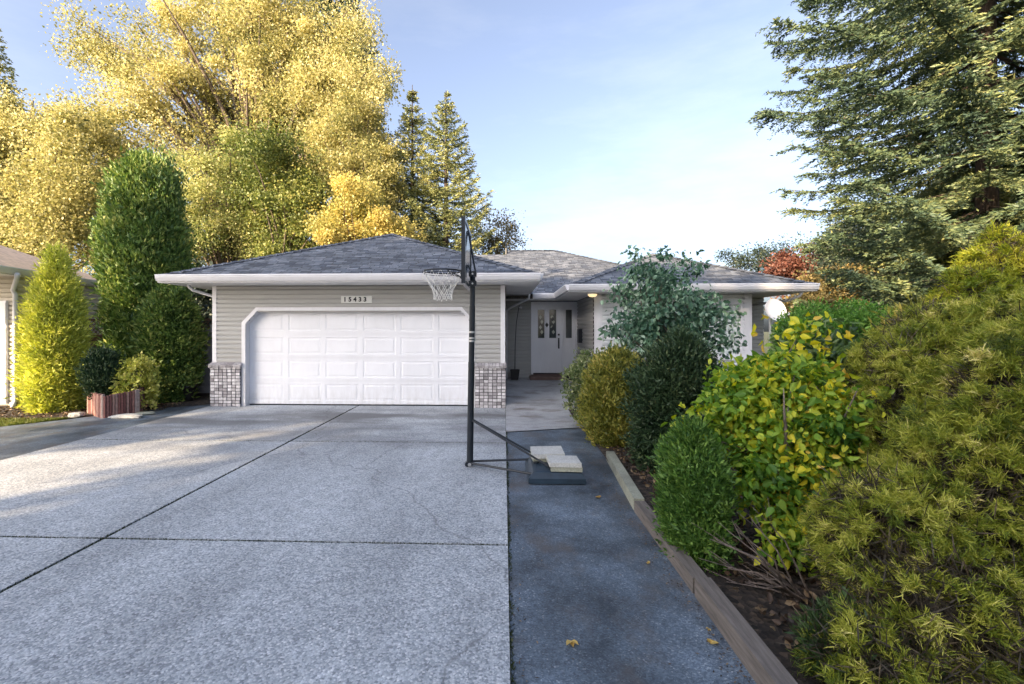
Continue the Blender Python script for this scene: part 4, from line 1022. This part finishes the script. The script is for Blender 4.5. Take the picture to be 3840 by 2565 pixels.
broadleaf('alder_tree', 'dark green leafy tree with bare dark trunk above the left garage roof slope', (X(655, 20), 20, 0),
          [lob(650, 400, 20, 75, 80, 26, 1.8), lob(700, 480, 20, 60, 70, 18, 1.5), lob(610, 470, 20, 55, 60, 12, 1.5), lob(680, 560, 20, 90, 35, 14, 1.5)],
          48000, .10, .07, L_grn, clump=.75, group=bgg, seed=9, trunk_r=.22, limbs=50, dens_lo=.2)
broadleaf('maple_tree', 'golden tree just left of the two tall firs', (X(840, 21.5), 21.5, 0),
          [lob(830, 380, 21.5, 75, 80, 26, 1.9), lob(800, 290, 22, 70, 70, 20, 1.9), lob(870, 460, 21.5, 55, 80, 20, 1.6)],
          55000, .10, .075, L_yel, clump=.7, group=bgg, seed=12, trunk_r=.22, limbs=50, dens_lo=.15)
broadleaf('orange_maple', 'small orange yellow tree directly behind the garage roof peak', (X(830, 19), 19, 0),
          [lob(820, 500, 19, 62, 60, 20, 1.5), lob(880, 540, 19, 50, 35, 12, 1.3), lob(770, 545, 19, 55, 35, 12, 1.3)],
          36000, .10, .07, L_ora, clump=.6, group=bgg, seed=14, trunk_r=.12, limbs=30, dens_lo=.15)
broadleaf('birch_tree', 'thin pale feathery tree just left of the main roof ridge', (X(1130, 26), 26, 0),
          [lob(1120, 530, 26, 60, 45, 14, 1.5), lob(1150, 565, 26, 40, 25, 8, 1.5)],
          5000, .12, .07, L_brn, clump=.9, group=bgg, seed=15, trunk_r=.12, limbs=22)
fg = 'tall firs right of the golden trees'
conifer('fir_tree', 'left one of the two tall firs with the slimmer paler tip', (X(945, 23), 23, 0), Z(190, 940, 23), 3.2, 1.5, L_spr2, seed=21, nwhorl=30, nb=6, droop=.12, up=.36, group=fg, trunk_r=.2, twig=.5, blade=(.12,.042), pw=.95, sub=11, dens=2.0)
conifer('fir_tree', 'right one of the two tall firs with branches reaching out over the sky', (X(1022, 22.5), 22.5, 0), Z(203, 1020, 22.5), 4.2, 1.5, L_spr2, seed=22, nwhorl=30, nb=6, droop=.12, up=.38, group=fg, trunk_r=.22, twig=.5, blade=(.12,.042), pw=.9, sub=11, dens=2.0)
conifer('fir_tree', 'dark conifer tip poking out at the top right of the tallest golden tree', (X(770, 28), 28, 0), 24.5, 3.6, 12, L_spr, seed=23, nwhorl=26, nb=7, droop=.12, up=.2, trunk_r=.25, twig=.8, blade=(.2,.08), pw=.6, sub=8, dens=.8)
conifer('fir_tree', 'pale green conifer cut off by the top left edge of the picture', (X(-25, 24), 24, 0), 18.5, 2.9, 5, L_spr2, seed=24, nwhorl=28, nb=8, droop=.15, up=.2, trunk_r=.22, twig=.7, blade=(.17,.07), pw=.7, sub=8, dens=.8)

# --- left shrubs
cx_ = X(350, 11.6)
shrub('tall_cedar', 'tall dense dark green columnar cedar rising left of the garage', (cx_, 11.6, 0), 6.25,
      P_([(0, .78), (.12, .88), (.35, .93), (.65, .93), (.82, .78), (.92, .52), (.98, .26), (1, .06)]), 50000, .13, .045, L_thu, seed=31, lump=.16, fr=2.2, outw=.45, upw=1.0, thick=.25, cat='tree', ell=(1, .9), lean=(-.25, 0),
      cl_extra=lambda cl, rng: [cl.add(*leaf_geo(np.array([cx_+.42, 11.5, 5.3])+rng.normal(size=(2600, 3))*np.array([.17, .17, .34]), unit(rng.normal(size=(2600, 3))*.45+np.array([0, 0, 1])), .13, .045, rng), .5+rng.normal(size=2600)*.2)])
cx2 = X(130, 9.5)
shrub('golden_cypress', 'bright yellow cone shaped cypress at the left beside the pale neighbouring wall', (cx2, 9.5, 0), Z(572, 130, 9.5),
      P_([(0, .32), (.1, .44), (.3, .50), (.55, .43), (.78, .27), (.93, .1), (1, .02)]), 28000, .11, .024, L_gold, seed=32, lump=.16, fr=3.2, outw=.75, upw=.75, thick=.3)
shrub('cedar_shrub', 'green bushy cedar spreading low in front of the tall columnar cedar', (X(385, 10.9), 10.9, 0), 2.75,
      P_([(0, .35), (.15, .55), (.5, .62), (.8, .5), (.95, .25), (1, .05)]), 20000, .10, .04, L_thu, seed=33, lump=.15, fr=3.5, outw=.6, upw=.7)
shrub('yellow_leaf_shrub', 'small shrub with pale yellow leaves just behind the right side of the log planter', (X(305, 9.45), 9.55, .1), .95,
      P_([(0, .3), (.5, .36), (1, .1)]), 2600, .075, .05, L_hyd2, seed=34, lump=.2, fr=5, shape='ovate', rnd_d=.9, core=False, bark='twig')
shrub('yew_shrub', 'dark narrow evergreen growing in the log planter', (X(232, 9.25), 9.3, .34), .95,
      P_([(0, .2), (.4, .33), (.8, .2), (1, .03)]), 5000, .08, .022, L_jun, seed=35, lump=.2, fr=5, upw=1.0)

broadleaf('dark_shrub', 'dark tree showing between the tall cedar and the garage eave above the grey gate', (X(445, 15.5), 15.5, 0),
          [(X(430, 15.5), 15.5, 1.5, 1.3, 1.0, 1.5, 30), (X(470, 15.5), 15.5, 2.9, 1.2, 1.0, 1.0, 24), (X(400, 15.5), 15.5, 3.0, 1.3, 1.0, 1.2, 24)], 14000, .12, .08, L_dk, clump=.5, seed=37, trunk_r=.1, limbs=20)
# --- right side: near shrubs (front to back)
bg_ = 'shrubs along the asphalt path'
def yrd(px, Y, py): return (X(px, Y), Y, .05)
shrub('variegated_shrub', 'small loose shrub with pale edged leaves nearest the front door', (X(1352, 8.2), 8.2, .05), 1.25,
      P_([(0, .2), (.3, .40), (.7, .42), (1, .12)]), 5200, .06, .03, L_var, seed=41, lump=.18, fr=6, shape='ovate', rnd_d=.9, thick=.5, group=bg_, core=False, bark='twig')
shrub('golden_arborvitae', 'rounded olive gold evergreen second from the front door', (X(1412, 6.95), 6.95, 0), 1.38,
      P_([(0, .30), (.2, .46), (.55, .50), (.85, .34), (1, .06)]), 26000, .06, .02, L_arb, seed=42, lump=.2, fr=6, upw=1.0, outw=.5, group=bg_)
shrub('dark_juniper', 'dark blue green bushy evergreen between the olive gold shrub and the leafy yellow shrub', (X(1560, 5.7), 5.7, 0), 1.66,
      P_([(0, .34), (.2, .50), (.5, .54), (.75, .40), (.92, .2), (1, .04)]), 30000, .06, .018, L_jun, seed=43, lump=.28, fr=5, upw=.6, outw=.7, rnd_d=.6, group=bg_)
shrub('low_cedar', 'low fresh green cedar leaning over the timber edging', (1.43, 3.6, 0), .96,
      P_([(0, .17), (.3, .22), (.7, .19), (1, .04)]), 26000, .045, .014, L_low, seed=44, lump=.28, fr=7, upw=.9, group=bg_, ell=(.95, 1.7))
shrub('low_evergreen', 'small dark green evergreen at the bottom edge of the picture under the thread cypress', (X(1990, 2.3), 2.3, 0), .30,
      P_([(0, .22), (.5, .26), (1, .06)]), 9000, .045, .012, L_jun2, seed=45, lump=.12, fr=7, upw=.6)
# leafy yellowing shrub
hx0, hy0 = X(1795, 3.65), 3.65
broadleaf('flowering_shrub', 'big leafy shrub with green and bright yellow leaves in front of the dark evergreen', (hx0, hy0, .03),
          [(hx0+.06, hy0+.15, 1.20, .45, .38, .38, 66), (hx0+.02, hy0, .93, .48, .4, .40, 64), (hx0-.02, hy0-.2, .58, .38, .34, .34, 34), (hx0-.02, hy0-.5, .30, .30, .22, .24, 14)],
          20000, .066, .040, L_hyd, bark='twig', clump=.17, seed=51, trunk_r=.028, shape='ovate', flat=.8, hang=.55, cat='shrub', limbs=130, trunk_top=1.4, multi=5)
broadleaf('laurel_shrub', 'broad leaved green shrub behind the yellowing shrub, below the clipped hedge', (X(1960, 5.4), 5.4, .03),
          [(X(1960, 5.4), 5.4, 1.12, .62, .4, .42, 40), (X(1860, 5.3), 5.3, 1.25, .3, .3, .30, 16)], 3600, .11, .042, L_lau, bark='twig', clump=.22, seed=52, trunk_r=.03, shape='ovate', hang=.1, cat='shrub', limbs=50, trunk_top=1.4, multi=4)
shrub('clipped_hedge', 'clipped rounded dark green hedge near the satellite dish', (X(1925, 6.9), 6.9, 0), Z(694, 1925, 6.9),
      P_([(0, .75), (.4, .84), (.75, .84), (.9, .72), (.97, .45), (1, .15)]), 30000, .05, .02, L_hedge, seed=53, lump=.05, fr=3, upw=.6, thick=.1, rnd_d=.7)
# small leafy tree in front of the wing
tx0, ty0 = X(1515, 8.3), 8.3
broadleaf('lilac_tree', 'small round crowned tree with teal green drooping leaves in front of the right wing', (tx0, ty0, .05),
          [(tx0+.02, ty0, 2.35, .72, .7, .72, 60), (tx0-.35, ty0, 1.75, .62, .55, .38, 34), (tx0+.48, ty0, 1.85, .62, .55, .48, 40), (tx0+.1, ty0-.1, 1.5, .75, .5, .3, 26)],
          7000, .088, .056, L_lil, bark='bark', clump=.24, seed=54, trunk_r=.03, shape='ovate', flat=.9, hang=.8, limbs=120, trunk_top=2.6, multi=5, dens_lo=.1)

# --- giant thread cypress: drooping thread sprays radiating from clumps
def thread_bush(name, label, base, lobes, nspray, mat, seed, threads=12, L=.12, W=.006, group=None):
    rng = np.random.default_rng(seed); t = empty(name, base, label, 'shrub', group); cl = Cloud(); inner = Cloud()
    tot = sum(l[3]*l[5] for l in lobes)
    for li, (x, y, z, rx, ry, rz_) in enumerate(lobes):
        c = np.array([x, y, z]); R = np.array([rx, ry, rz_]); n = int(nspray*rx*rz_/tot)
        nc = max(8, n//20); d = unit(rng.normal(size=(nc*2, 3))); d = d[d[:, 2] > -.75][:nc]; nc = len(d)
        lf = 1+.10*lumpf(d*R*1.0, seed+li, 7.0)
        dep = 1.06-.36*rng.random(nc)
        pc = c+d*R*(lf*dep)[:, None]-unit(d/R)*.05; axc = unit(unit(d/R)*.9+np.array([0, 0, .35])+rng.normal(size=(nc, 3))*.35)
        ctone = rng.normal(size=nc)*.16
        p = np.repeat(pc, 20, 0)+rng.normal(size=(nc*20, 3))*.014; axr = np.repeat(axc, 20, 0); d = np.repeat(d, 20, 0); ctone = np.repeat(ctone, 20)
        # keep sprays that are not deep inside another lobe
        n = len(p); keep = np.ones(n, bool)
        for lj, (x2, y2, z2, a2, b2, c2) in enumerate(lobes):
            if lj != li: keep &= (((p-np.array([x2, y2, z2]))/np.array([a2, b2, c2]))**2).sum(1) > .62
        keep &= p[:, 2] > .02
        p = p[keep]; dd = d[keep]; axr = axr[keep]; ctone = ctone[keep]; n = len(p)
        nn = unit(dd/R)
        ax_ = unit(axr+rng.normal(size=(n, 3))*.42)
        u = np.linspace(0, 1, threads)
        Lx = L*rng.uniform(.7, 1.5, n)
        P = p[:, None]+ax_[:, None]*(Lx[:, None]*u[None])[..., None]; P[..., 2] -= (u[None]**2)*Lx[:, None]*.35
        side = unit(np.cross(ax_, rng.normal(size=(n, 3))))[:, None]*np.where(np.arange(threads) % 2 == 0, 1, -1)[None, :, None]
        D = unit(ax_[:, None]*.75+side*.8+rng.normal(size=(n, threads, 3))*.3+np.array([0, 0, -.12]))
        P = P.reshape(-1, 3); D = D.reshape(-1, 3)
        rnd = np.repeat(.5+ctone+rng.normal(size=n)*.1, threads)+rng.normal(size=n*threads)*.1
        ln = L*.62*rng.uniform(.6, 1.3, len(P))
        V, Q, k = leaf_geo(P, D, ln, W*rng.uniform(.8, 1.4, len(P)), rng, 'blade', curl=.1); cl.add(V, Q, k, rnd)
        # the spray's own axis
        V, Q, k = leaf_geo(p, ax_, Lx*1.15, W*1.3, rng, 'blade', curl=-.06); cl.add(V, Q, k, .6+rng.normal(size=n)*.15)
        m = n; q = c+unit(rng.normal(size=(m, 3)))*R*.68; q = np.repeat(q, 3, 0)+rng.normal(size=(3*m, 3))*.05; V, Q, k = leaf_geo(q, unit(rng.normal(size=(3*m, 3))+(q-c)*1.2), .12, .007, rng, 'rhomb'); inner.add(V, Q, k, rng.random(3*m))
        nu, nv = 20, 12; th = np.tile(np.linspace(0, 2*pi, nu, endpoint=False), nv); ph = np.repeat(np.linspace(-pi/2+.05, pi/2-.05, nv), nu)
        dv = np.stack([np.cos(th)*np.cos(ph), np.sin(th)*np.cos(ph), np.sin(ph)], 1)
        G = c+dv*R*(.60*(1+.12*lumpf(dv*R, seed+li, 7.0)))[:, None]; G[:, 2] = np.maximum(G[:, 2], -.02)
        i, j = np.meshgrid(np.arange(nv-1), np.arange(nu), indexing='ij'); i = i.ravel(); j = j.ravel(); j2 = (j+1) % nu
        inner.add(G, np.stack([i*nu+j, i*nu+j2, (i+1)*nu+j2, (i+1)*nu+j], 1), 1, np.full(len(i), .3))  # solid dark core, its colour standing in for shade behind the sprays
    cl.build('foliage', mat, t); inner.build('inner_twigs_and_shade', L_dead, t)
    b = MB(); bx_, by_, bz_ = base
    for (x, y, z, rx, ry, rz_) in lobes: b.tube([(bx_, by_, bz_), ((bx_+x)/2, (by_+y)/2, z*.5), (x, y, z)], [.05, .035, .012], 6)
    b.build('stem', M['darkbark'], t, smooth=True)
    return t
thread_bush('thread_cypress', 'huge olive green thread leaved cypress filling the lower right corner', (X(2200, 3.0), 3.0, 0),
            [(X(2190, 3.25), 3.25, .80, .70, .7, .78), (X(2350, 3.3), 3.3, 1.05, .80, .8, .95), (X(2090, 3.5), 3.5, 1.22, .42, .45, .50), (X(2030, 2.75), 2.7, .45, .40, .42, .46), (X(2300, 2.7), 2.7, .55, .7, .5, .7), (X(2190, 3.7), 3.8, 1.50, .45, .45, .42), (X(2400, 2.75), 2.8, 1.0, .6, .6, .75), (X(2150, 2.35), 2.35, .28, .42, .38, .36), (X(2050, 2.2), 2.2, .12, .34, .3, .26)],
            95000, L_thr, 61, threads=11, L=.056, W=.0033)
thread_bush('bright_cypress', 'tall bright yellow green cypress at the right edge behind the huge thread leaved one', (X(2290, 4.8), 4.8, 0),
            [(X(2290, 4.8), 4.8, 1.3, .62, .6, 1.0), (X(2310, 4.8), 4.8, 2.1, .42, .42, .5), (X(2230, 4.7), 4.7, 1.95, .3, .3, .35), (X(2400, 5.0), 5.0, 1.9, .45, .4, .6), (X(2290, 4.9), 4.9, 2.45, .2, .2, .3)],
            22000, L_thg, 62, threads=9, L=.085, W=.0055)
shrub('brown_tipped_shrub', 'loose brown tipped evergreen between the clipped hedge and the bright cypress', (X(2110, 5.6), 5.6, 0), Z(700, 2110, 5.6),
      P_([(0, .4), (.5, .52), (.8, .38), (1, .1)]), 12000, .10, .018, L_arb, seed=63, lump=.2, fr=5, upw=.9, thick=.4, rnd_d=.6)
# bare twiggy shrub at the edge
rng = np.random.default_rng(71)
tw = empty('bare_shrub', (X(1840, 2.95), 2.95, .02), 'bare grey twigs fanning out over the bed below the yellowing shrub', 'shrub')
b = MB(); B0 = Vector((X(1840, 2.95), 2.95, .03))
for i in range(17):
    tpx = rng.uniform(1600, 1760); tpy = rng.uniform(1170, 1385) if tpx > 1650 else rng.uniform(1165, 1300); Yt = rng.uniform(2.8, 3.3)
    T = Vector((X(tpx, Yt), Yt, max(.06, Z(tpy, tpx, Yt)))); mid = B0.lerp(T, .5)+Vector((rng.normal()*.03, rng.normal()*.03, .04+rng.normal()*.02))
    b.tube([B0+Vector((rng.normal()*.05, rng.normal()*.04, 0)), mid, T], [.008, .005, .0018], 5)
    for j in range(3):
        s_ = rng.uniform(.4, .9); q = mid.lerp(T, s_) if s_ > .5 else B0.lerp(mid, s_*2*.9)
        b.tube([q, q+(T-B0).normalized()*rng.uniform(.06, .2)+Vector((rng.normal()*.04, rng.normal()*.04, abs(rng.normal())*.04))], [.003, .0012], 4)
b.build('twig', M['twig'], tw, smooth=True)

# --- right: spruce and far trees
conifer('spruce_tree', 'large spruce with long sweeping branches filling the top right', (X(2262, 11.6), 11.6, 0), 23, 5.3, 2.2, L_spr, seed=81, nwhorl=33, nb=12, droop=.30, up=.14, trunk_r=.24, twig=.8, blade=(.105,.034), pw=.38, sub=24, dens=2.2, lo=(.60, 1.35))
rg = 'trees and shrubs behind the right end of the house'
broadleaf('broadleaf_tree', 'sunlit golden brown foliage mass below the large spruce at the right edge', (X(2290, 14), 14, 0),
          [lob(2280, 520, 14, 120, 110, 50, 1.6), lob(2190, 600, 13.5, 90, 80, 36, 1.4), lob(2370, 440, 14.5, 90, 130, 30, 1.6)], 36000, .10, .07, L_yel2, clump=.6, group=rg, seed=82, trunk_r=.2, limbs=60)
broadleaf('broadleaf_tree', 'grey green leafy tree right of the red maple under the spruce boughs', (X(1990, 19), 19, 0),
          [lob(1975, 560, 19, 85, 80, 40, 1.8), lob(2060, 600, 19, 70, 60, 24, 1.6), lob(1940, 640, 18.5, 60, 50, 18, 1.4)], 30000, .11, .075, L_teal, clump=.7, group=rg, seed=83, trunk_r=.2, limbs=50)
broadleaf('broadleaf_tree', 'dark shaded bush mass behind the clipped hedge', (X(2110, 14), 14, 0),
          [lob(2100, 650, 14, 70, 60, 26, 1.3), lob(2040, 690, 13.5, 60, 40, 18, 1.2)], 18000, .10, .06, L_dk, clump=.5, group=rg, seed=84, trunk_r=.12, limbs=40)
broadleaf('broadleaf_tree', 'brownish autumn shrub just beyond the right eave', (X(1905, 14.5), 14.5, 0),
          [lob(1900, 660, 14.5, 55, 45, 22, 1.1), lob(1960, 690, 14.2, 60, 40, 20, 1.1), lob(1850, 710, 14, 45, 30, 14, .9)], 18000, .085, .06, L_brn, clump=.42, group=rg, seed=85, trunk_r=.08, limbs=40)
broadleaf('red_maple', 'rust red maple rising behind the right end of the roof', (X(1835, 21), 21, 0),
          [lob(1830, 615, 21, 48, 42, 24, 1.3), lob(1880, 620, 21, 36, 34, 14, 1.2), lob(1790, 650, 21, 30, 22, 8, 1)], 13000, .12, .085, L_red, clump=.55, group=rg, seed=86, trunk_r=.12, limbs=36)
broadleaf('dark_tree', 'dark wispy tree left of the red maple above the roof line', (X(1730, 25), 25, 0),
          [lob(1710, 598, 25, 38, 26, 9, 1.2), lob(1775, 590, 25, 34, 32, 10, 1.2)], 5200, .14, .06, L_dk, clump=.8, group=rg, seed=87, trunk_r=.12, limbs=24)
broadleaf('broadleaf_tree', 'golden tree filling the gap between the bright cypress and the spruce trunk', (X(2150, 16.5), 16.5, 0),
          [lob(2150, 480, 16.5, 80, 60, 22, 1.4), lob(2230, 440, 16.5, 80, 60, 20, 1.4)], 13000, .11, .075, L_yel2, clump=.6, group=rg, seed=88, trunk_r=.2, limbs=40)

# --- trees across the street behind the camera: they throw the shade that lies on the drive
aS = np.array([SA.x, SA.y]); bS = np.array([-SA.y, SA.x]); tE = math.tan(SUN_EL)
if bS[0] < 0: bS = -bS
def shade(u, v, w_, ru, rv, nc, low=None):
    x, y = aS*w_+bS*u
    return (x, y, v+w_*tE, ru, ru, rv, nc)
sg_ = 'street trees opposite the house, behind the viewer'
SH = [(-9.7, 4.2, 19, 2.9, 2.7, 80), (-5.4, 3.9, 21, 3.2, 3.1, 85), (-.6, 2.2, 19, 3.4, 4.2, 75), (4.2, 2.0, 21, 3.4, 4.4, 75), (8.8, 1.5, 19, 3.2, 4.2, 60)]
for i, (u_, v_, w_, ru, rv, nc) in enumerate(SH):
    l = shade(u_, v_, w_, ru, rv, nc); x, y, z = l[:3]
    ls = [l] if i == 0 else [l, (x+bS[0]*1.3, y+bS[1]*1.3, z-5.4, 2.0, 2.0, 3.6, 45)] if i == 1 else [l, (x, y, z-5.2, ru*.95, ru*.95, 4.4, 55)]
    broadleaf('street_tree', ['leftmost', 'second', 'third', 'fourth', 'fifth'][i]+' of the street trees opposite the house behind the viewer', (x, y, 0), ls, 15000, .42, .34, L_grn, clump=1.3, group=sg_, seed=100+i, trunk_r=.3, limbs=30, dens_lo=.0)

# --- lawn, moss and litter
rng = np.random.default_rng(91)
def tufts(name, P, L, W, mat, lean=.5):
    n = len(P); cl = Cloud(); D = unit(np.array([0, 0, 1])+rng.normal(size=(n, 3))*lean)
    V, Q, k = leaf_geo(P, D, L*rng.uniform(.5, 1.4, n), W, rng, 'blade'); cl.add(V, Q, k, .5+rng.normal(size=n)*.22)
    o = cl.build(name, mat, None); return o
L_gr = leaf_mat('lawn_grass', [(0, (.06,.09,.015)), (.5, (.14,.18,.03)), (1, (.30,.28,.08))], .3, bscale=4)
L_moss = leaf_mat('joint_moss', [(0, (.012,.02,.008)), (.6, (.03,.045,.014)), (1, (.09,.10,.035))], .1, bscale=6)
n = 30000; gxs = rng.uniform(-14, -8.3, n); edge = np.interp(gxs, [-14, -10.5, -8.9, -8.1], [6.35, 6.95, 7.95, 9.0]); gys = edge+rng.random(n)*np.clip(8.55-edge, .02, 2)
Pg = np.stack([gxs, gys, np.full(n, -.03)], 1)[gys < 8.6]
o = tufts('lawn_patch', Pg, .05, .008, L_gr); tag(o, 'small patch of sunlit lawn at the left edge', 'grass', kind='stuff')
Pm = []
for (p0, p1, wd, m) in (((GX, -1, 0), (GX, 10.1, 0), .013, 9000), ((LX, 3.66, 0), (RX, 3.66, 0), .011, 5200), ((LX, .35, 0), (RX, .35, 0), .011, 1500), ((LX, 6.95, 0), (RX, 6.95, 0), .011, 5200), ((RX+.01, -1, 0), (RX+.01, 8, 0), .010, 4200)):
    t_ = rng.random(m); q = np.array(p0)[None]+(np.array(p1)-np.array(p0))[None]*t_[:, None]; dn = (np.sin(t_*37)+np.sin(t_*91+1)+1.2) > rng.uniform(-1, 1.4, m)
    q = q[dn]; d = (np.array(p1)-np.array(p0)); d = d/np.linalg.norm(d); s_ = np.array([-d[1], d[0], 0]); q += s_*rng.normal(size=(len(q), 1))*wd*.7; q[:, 2] = -.014; Pm.append(q)
o = tufts('joint_moss', np.concatenate(Pm), .018, .006, L_moss, 1.2); tag(o, 'dark moss growing in the joints of the driveway slabs', 'moss', kind='stuff')
# leaf litter in the beds
n = 2600; P = np.stack([rng.uniform(1.48, 2.6, n), rng.uniform(1.2, 8, n), np.zeros(n)], 1); P[:, 2] = .05+.05*np.clip((P[:, 0]-1.4)/1.5, 0, 1)
m2 = 1500; P2 = np.stack([rng.uniform(-11, -7.3, m2), rng.uniform(8.4, 10.4, m2), np.full(m2, .0)], 1)
P = np.concatenate([P, P2[(P2[:, 1] > 9.2) | (P2[:, 0] < -8.6)]]); n = len(P); D = rng.normal(size=(n, 3)); D[:, 2] = np.abs(D[:, 2])*.3
V, Q, k = leaf_geo(P, D, rng.uniform(.03, .07, n), .035, rng, 'ovate'); cl = Cloud(); cl.add(V, Q, k, rng.random(n))
m3 = 420; t3 = rng.random(m3); P3 = np.stack([1.20-np.abs(rng.normal(size=m3))*.07, 1.6+t3*5.0, np.full(m3, -.006)], 1); P4 = np.stack([.06+np.abs(rng.normal(size=160))*.05, rng.uniform(1, 8, 160), np.full(160, -.006)], 1)
P5 = np.stack([rng.uniform(.1, 1.2, 70), rng.uniform(1.5, 9.0, 70), np.full(70, -.006)], 1); P6 = np.concatenate([P3, P4, P5]); n6 = len(P6); D6 = rng.normal(size=(n6, 3)); D6[:, 2] = np.abs(D6[:, 2])*.12
V, Q, k = leaf_geo(P6, D6, rng.uniform(.006, .03, n6), .009, rng, 'rhomb', nrm=np.tile([0, 0, 1.], (n6, 1))); cl.add(V, Q, k, rng.random(n6))
L_lit = leaf_mat('leaf_litter_brown', [(0, (.03,.02,.015)), (.6, (.10,.06,.035)), (1, (.28,.20,.11))], .1, bscale=6)
o = cl.build('leaf_litter', L_lit, None); tag(o, 'brown leaf litter scattered over the planting beds', 'leaf litter', kind='stuff')
# single fallen leaves on the asphalt
L_fall = leaf_mat('fallen_yellow_leaf', [(0, (.42,.25,.06)), (1, (.62,.45,.14))], .2)
def fallen(px, py, s_, lab):
    Yc = CH*F/(py-HY); Y = Yc*cos(TH)+((px-CX)/F*Yc)*sin(TH); x = X_at(px, Y)
    a = rng.uniform(0, 2*pi); cl = Cloud(); P = np.array([[x, Y, -.004]]*3)+np.array([[0,0,0],[.0,.0,.002],[0,0,.004]])*1.0
    D = np.array([[cos(a+q), sin(a+q), .12] for q in (0, .75, -.75)])
    V, Q, k = leaf_geo(P, D, s_, s_*.62, rng, 'ovate', nrm=np.array([[0,0,1.]]*3)); cl.add(V, Q, k, rng.random(3))
    o = cl.build('fallen_leaf', L_fall, None); recenter(o); tag(o, lab, 'leaf', 'yellow leaves fallen on the asphalt path')
fallen(1308, 1468, .05, 'large yellow fallen leaf in the middle of the asphalt path at the bottom')
fallen(1630, 1475, .045, 'yellow fallen leaf close to the long brown timber')
fallen(1375, 1140, .05, 'pale fallen leaf on the asphalt in front of the hoop base')
fallen(1625, 1440, .02, 'tiny pale leaf beside the timber, just above the larger yellow one')
fallen(1490, 1290, .03, 'small brown leaf on the asphalt near the low green cedar')
fallen(1245, 978, .07, 'brown leaf scrap where the asphalt meets the entry walk')
# plant pot with a tall bent cane by the entry
qx, qy = X(1180, 13.3), 13.3; qz = .27
pp = empty('potted_cane', (qx, qy, qz), 'black square pot with a tall thin bent cane against the entry siding', 'potted plant')
b = MB(); b.poly([(0,0,0)]) if False else None
for z0_, z1_, r0, r1 in ((qz, qz+.29, .10, .135),):
    A_ = [(qx+sx*r0, qy+sy*r0, z0_) for sx, sy in ((-1,-1),(1,-1),(1,1),(-1,1))]; B_ = [(qx+sx*r1, qy+sy*r1, z1_) for sx, sy in ((-1,-1),(1,-1),(1,1),(-1,1))]; C2 = [(qx+sx*.11, qy+sy*.11, z1_) for sx, sy in ((-1,-1),(1,-1),(1,1),(-1,1))]; D2 = [(a_, b_, z1_-.04) for a_, b_, _ in C2]
    for k in range(4):
        k2 = (k+1) % 4; b.poly([A_[k], A_[k2], B_[k2], B_[k]]); b.poly([B_[k], B_[k2], C2[k2], C2[k]]); b.poly([C2[k], C2[k2], D2[k2], D2[k]])
    b.poly(D2)
b.build('pot', M['pot'], pp)
b = MB(); b.tube([(qx, qy, qz+.25), (qx+.01, qy, qz+1.0), (qx+.04, qy, qz+1.6), (qx+.10, qy-.02, qz+2.0), (qx+.13, qy-.03, qz+2.12)], [.013, .012, .011, .012, .016], 6); b.build('cane', M['black'], pp, smooth=True)
b = MB(); b.tube([(qx+.125, qy-.03, qz+2.08), (qx+.20, qy-.04, qz+2.06)], [.022, .03], 8); b.build('cane_tip', M['trim'], pp)
qx2 = X(1309, 13.2)
pot2 = empty('small_pot', (qx2, 13.2, .26), 'squat black pot right of the front door behind the shrub', 'plant pot')
b = MB(); b.tube([(qx2, 13.2, .25), (qx2, 13.2, .3), (qx2, 13.2, .46), (qx2, 13.2, .48)], [.12, .14, .17, .175], 14); b.build('pot', M['pot'], pot2, smooth=True)
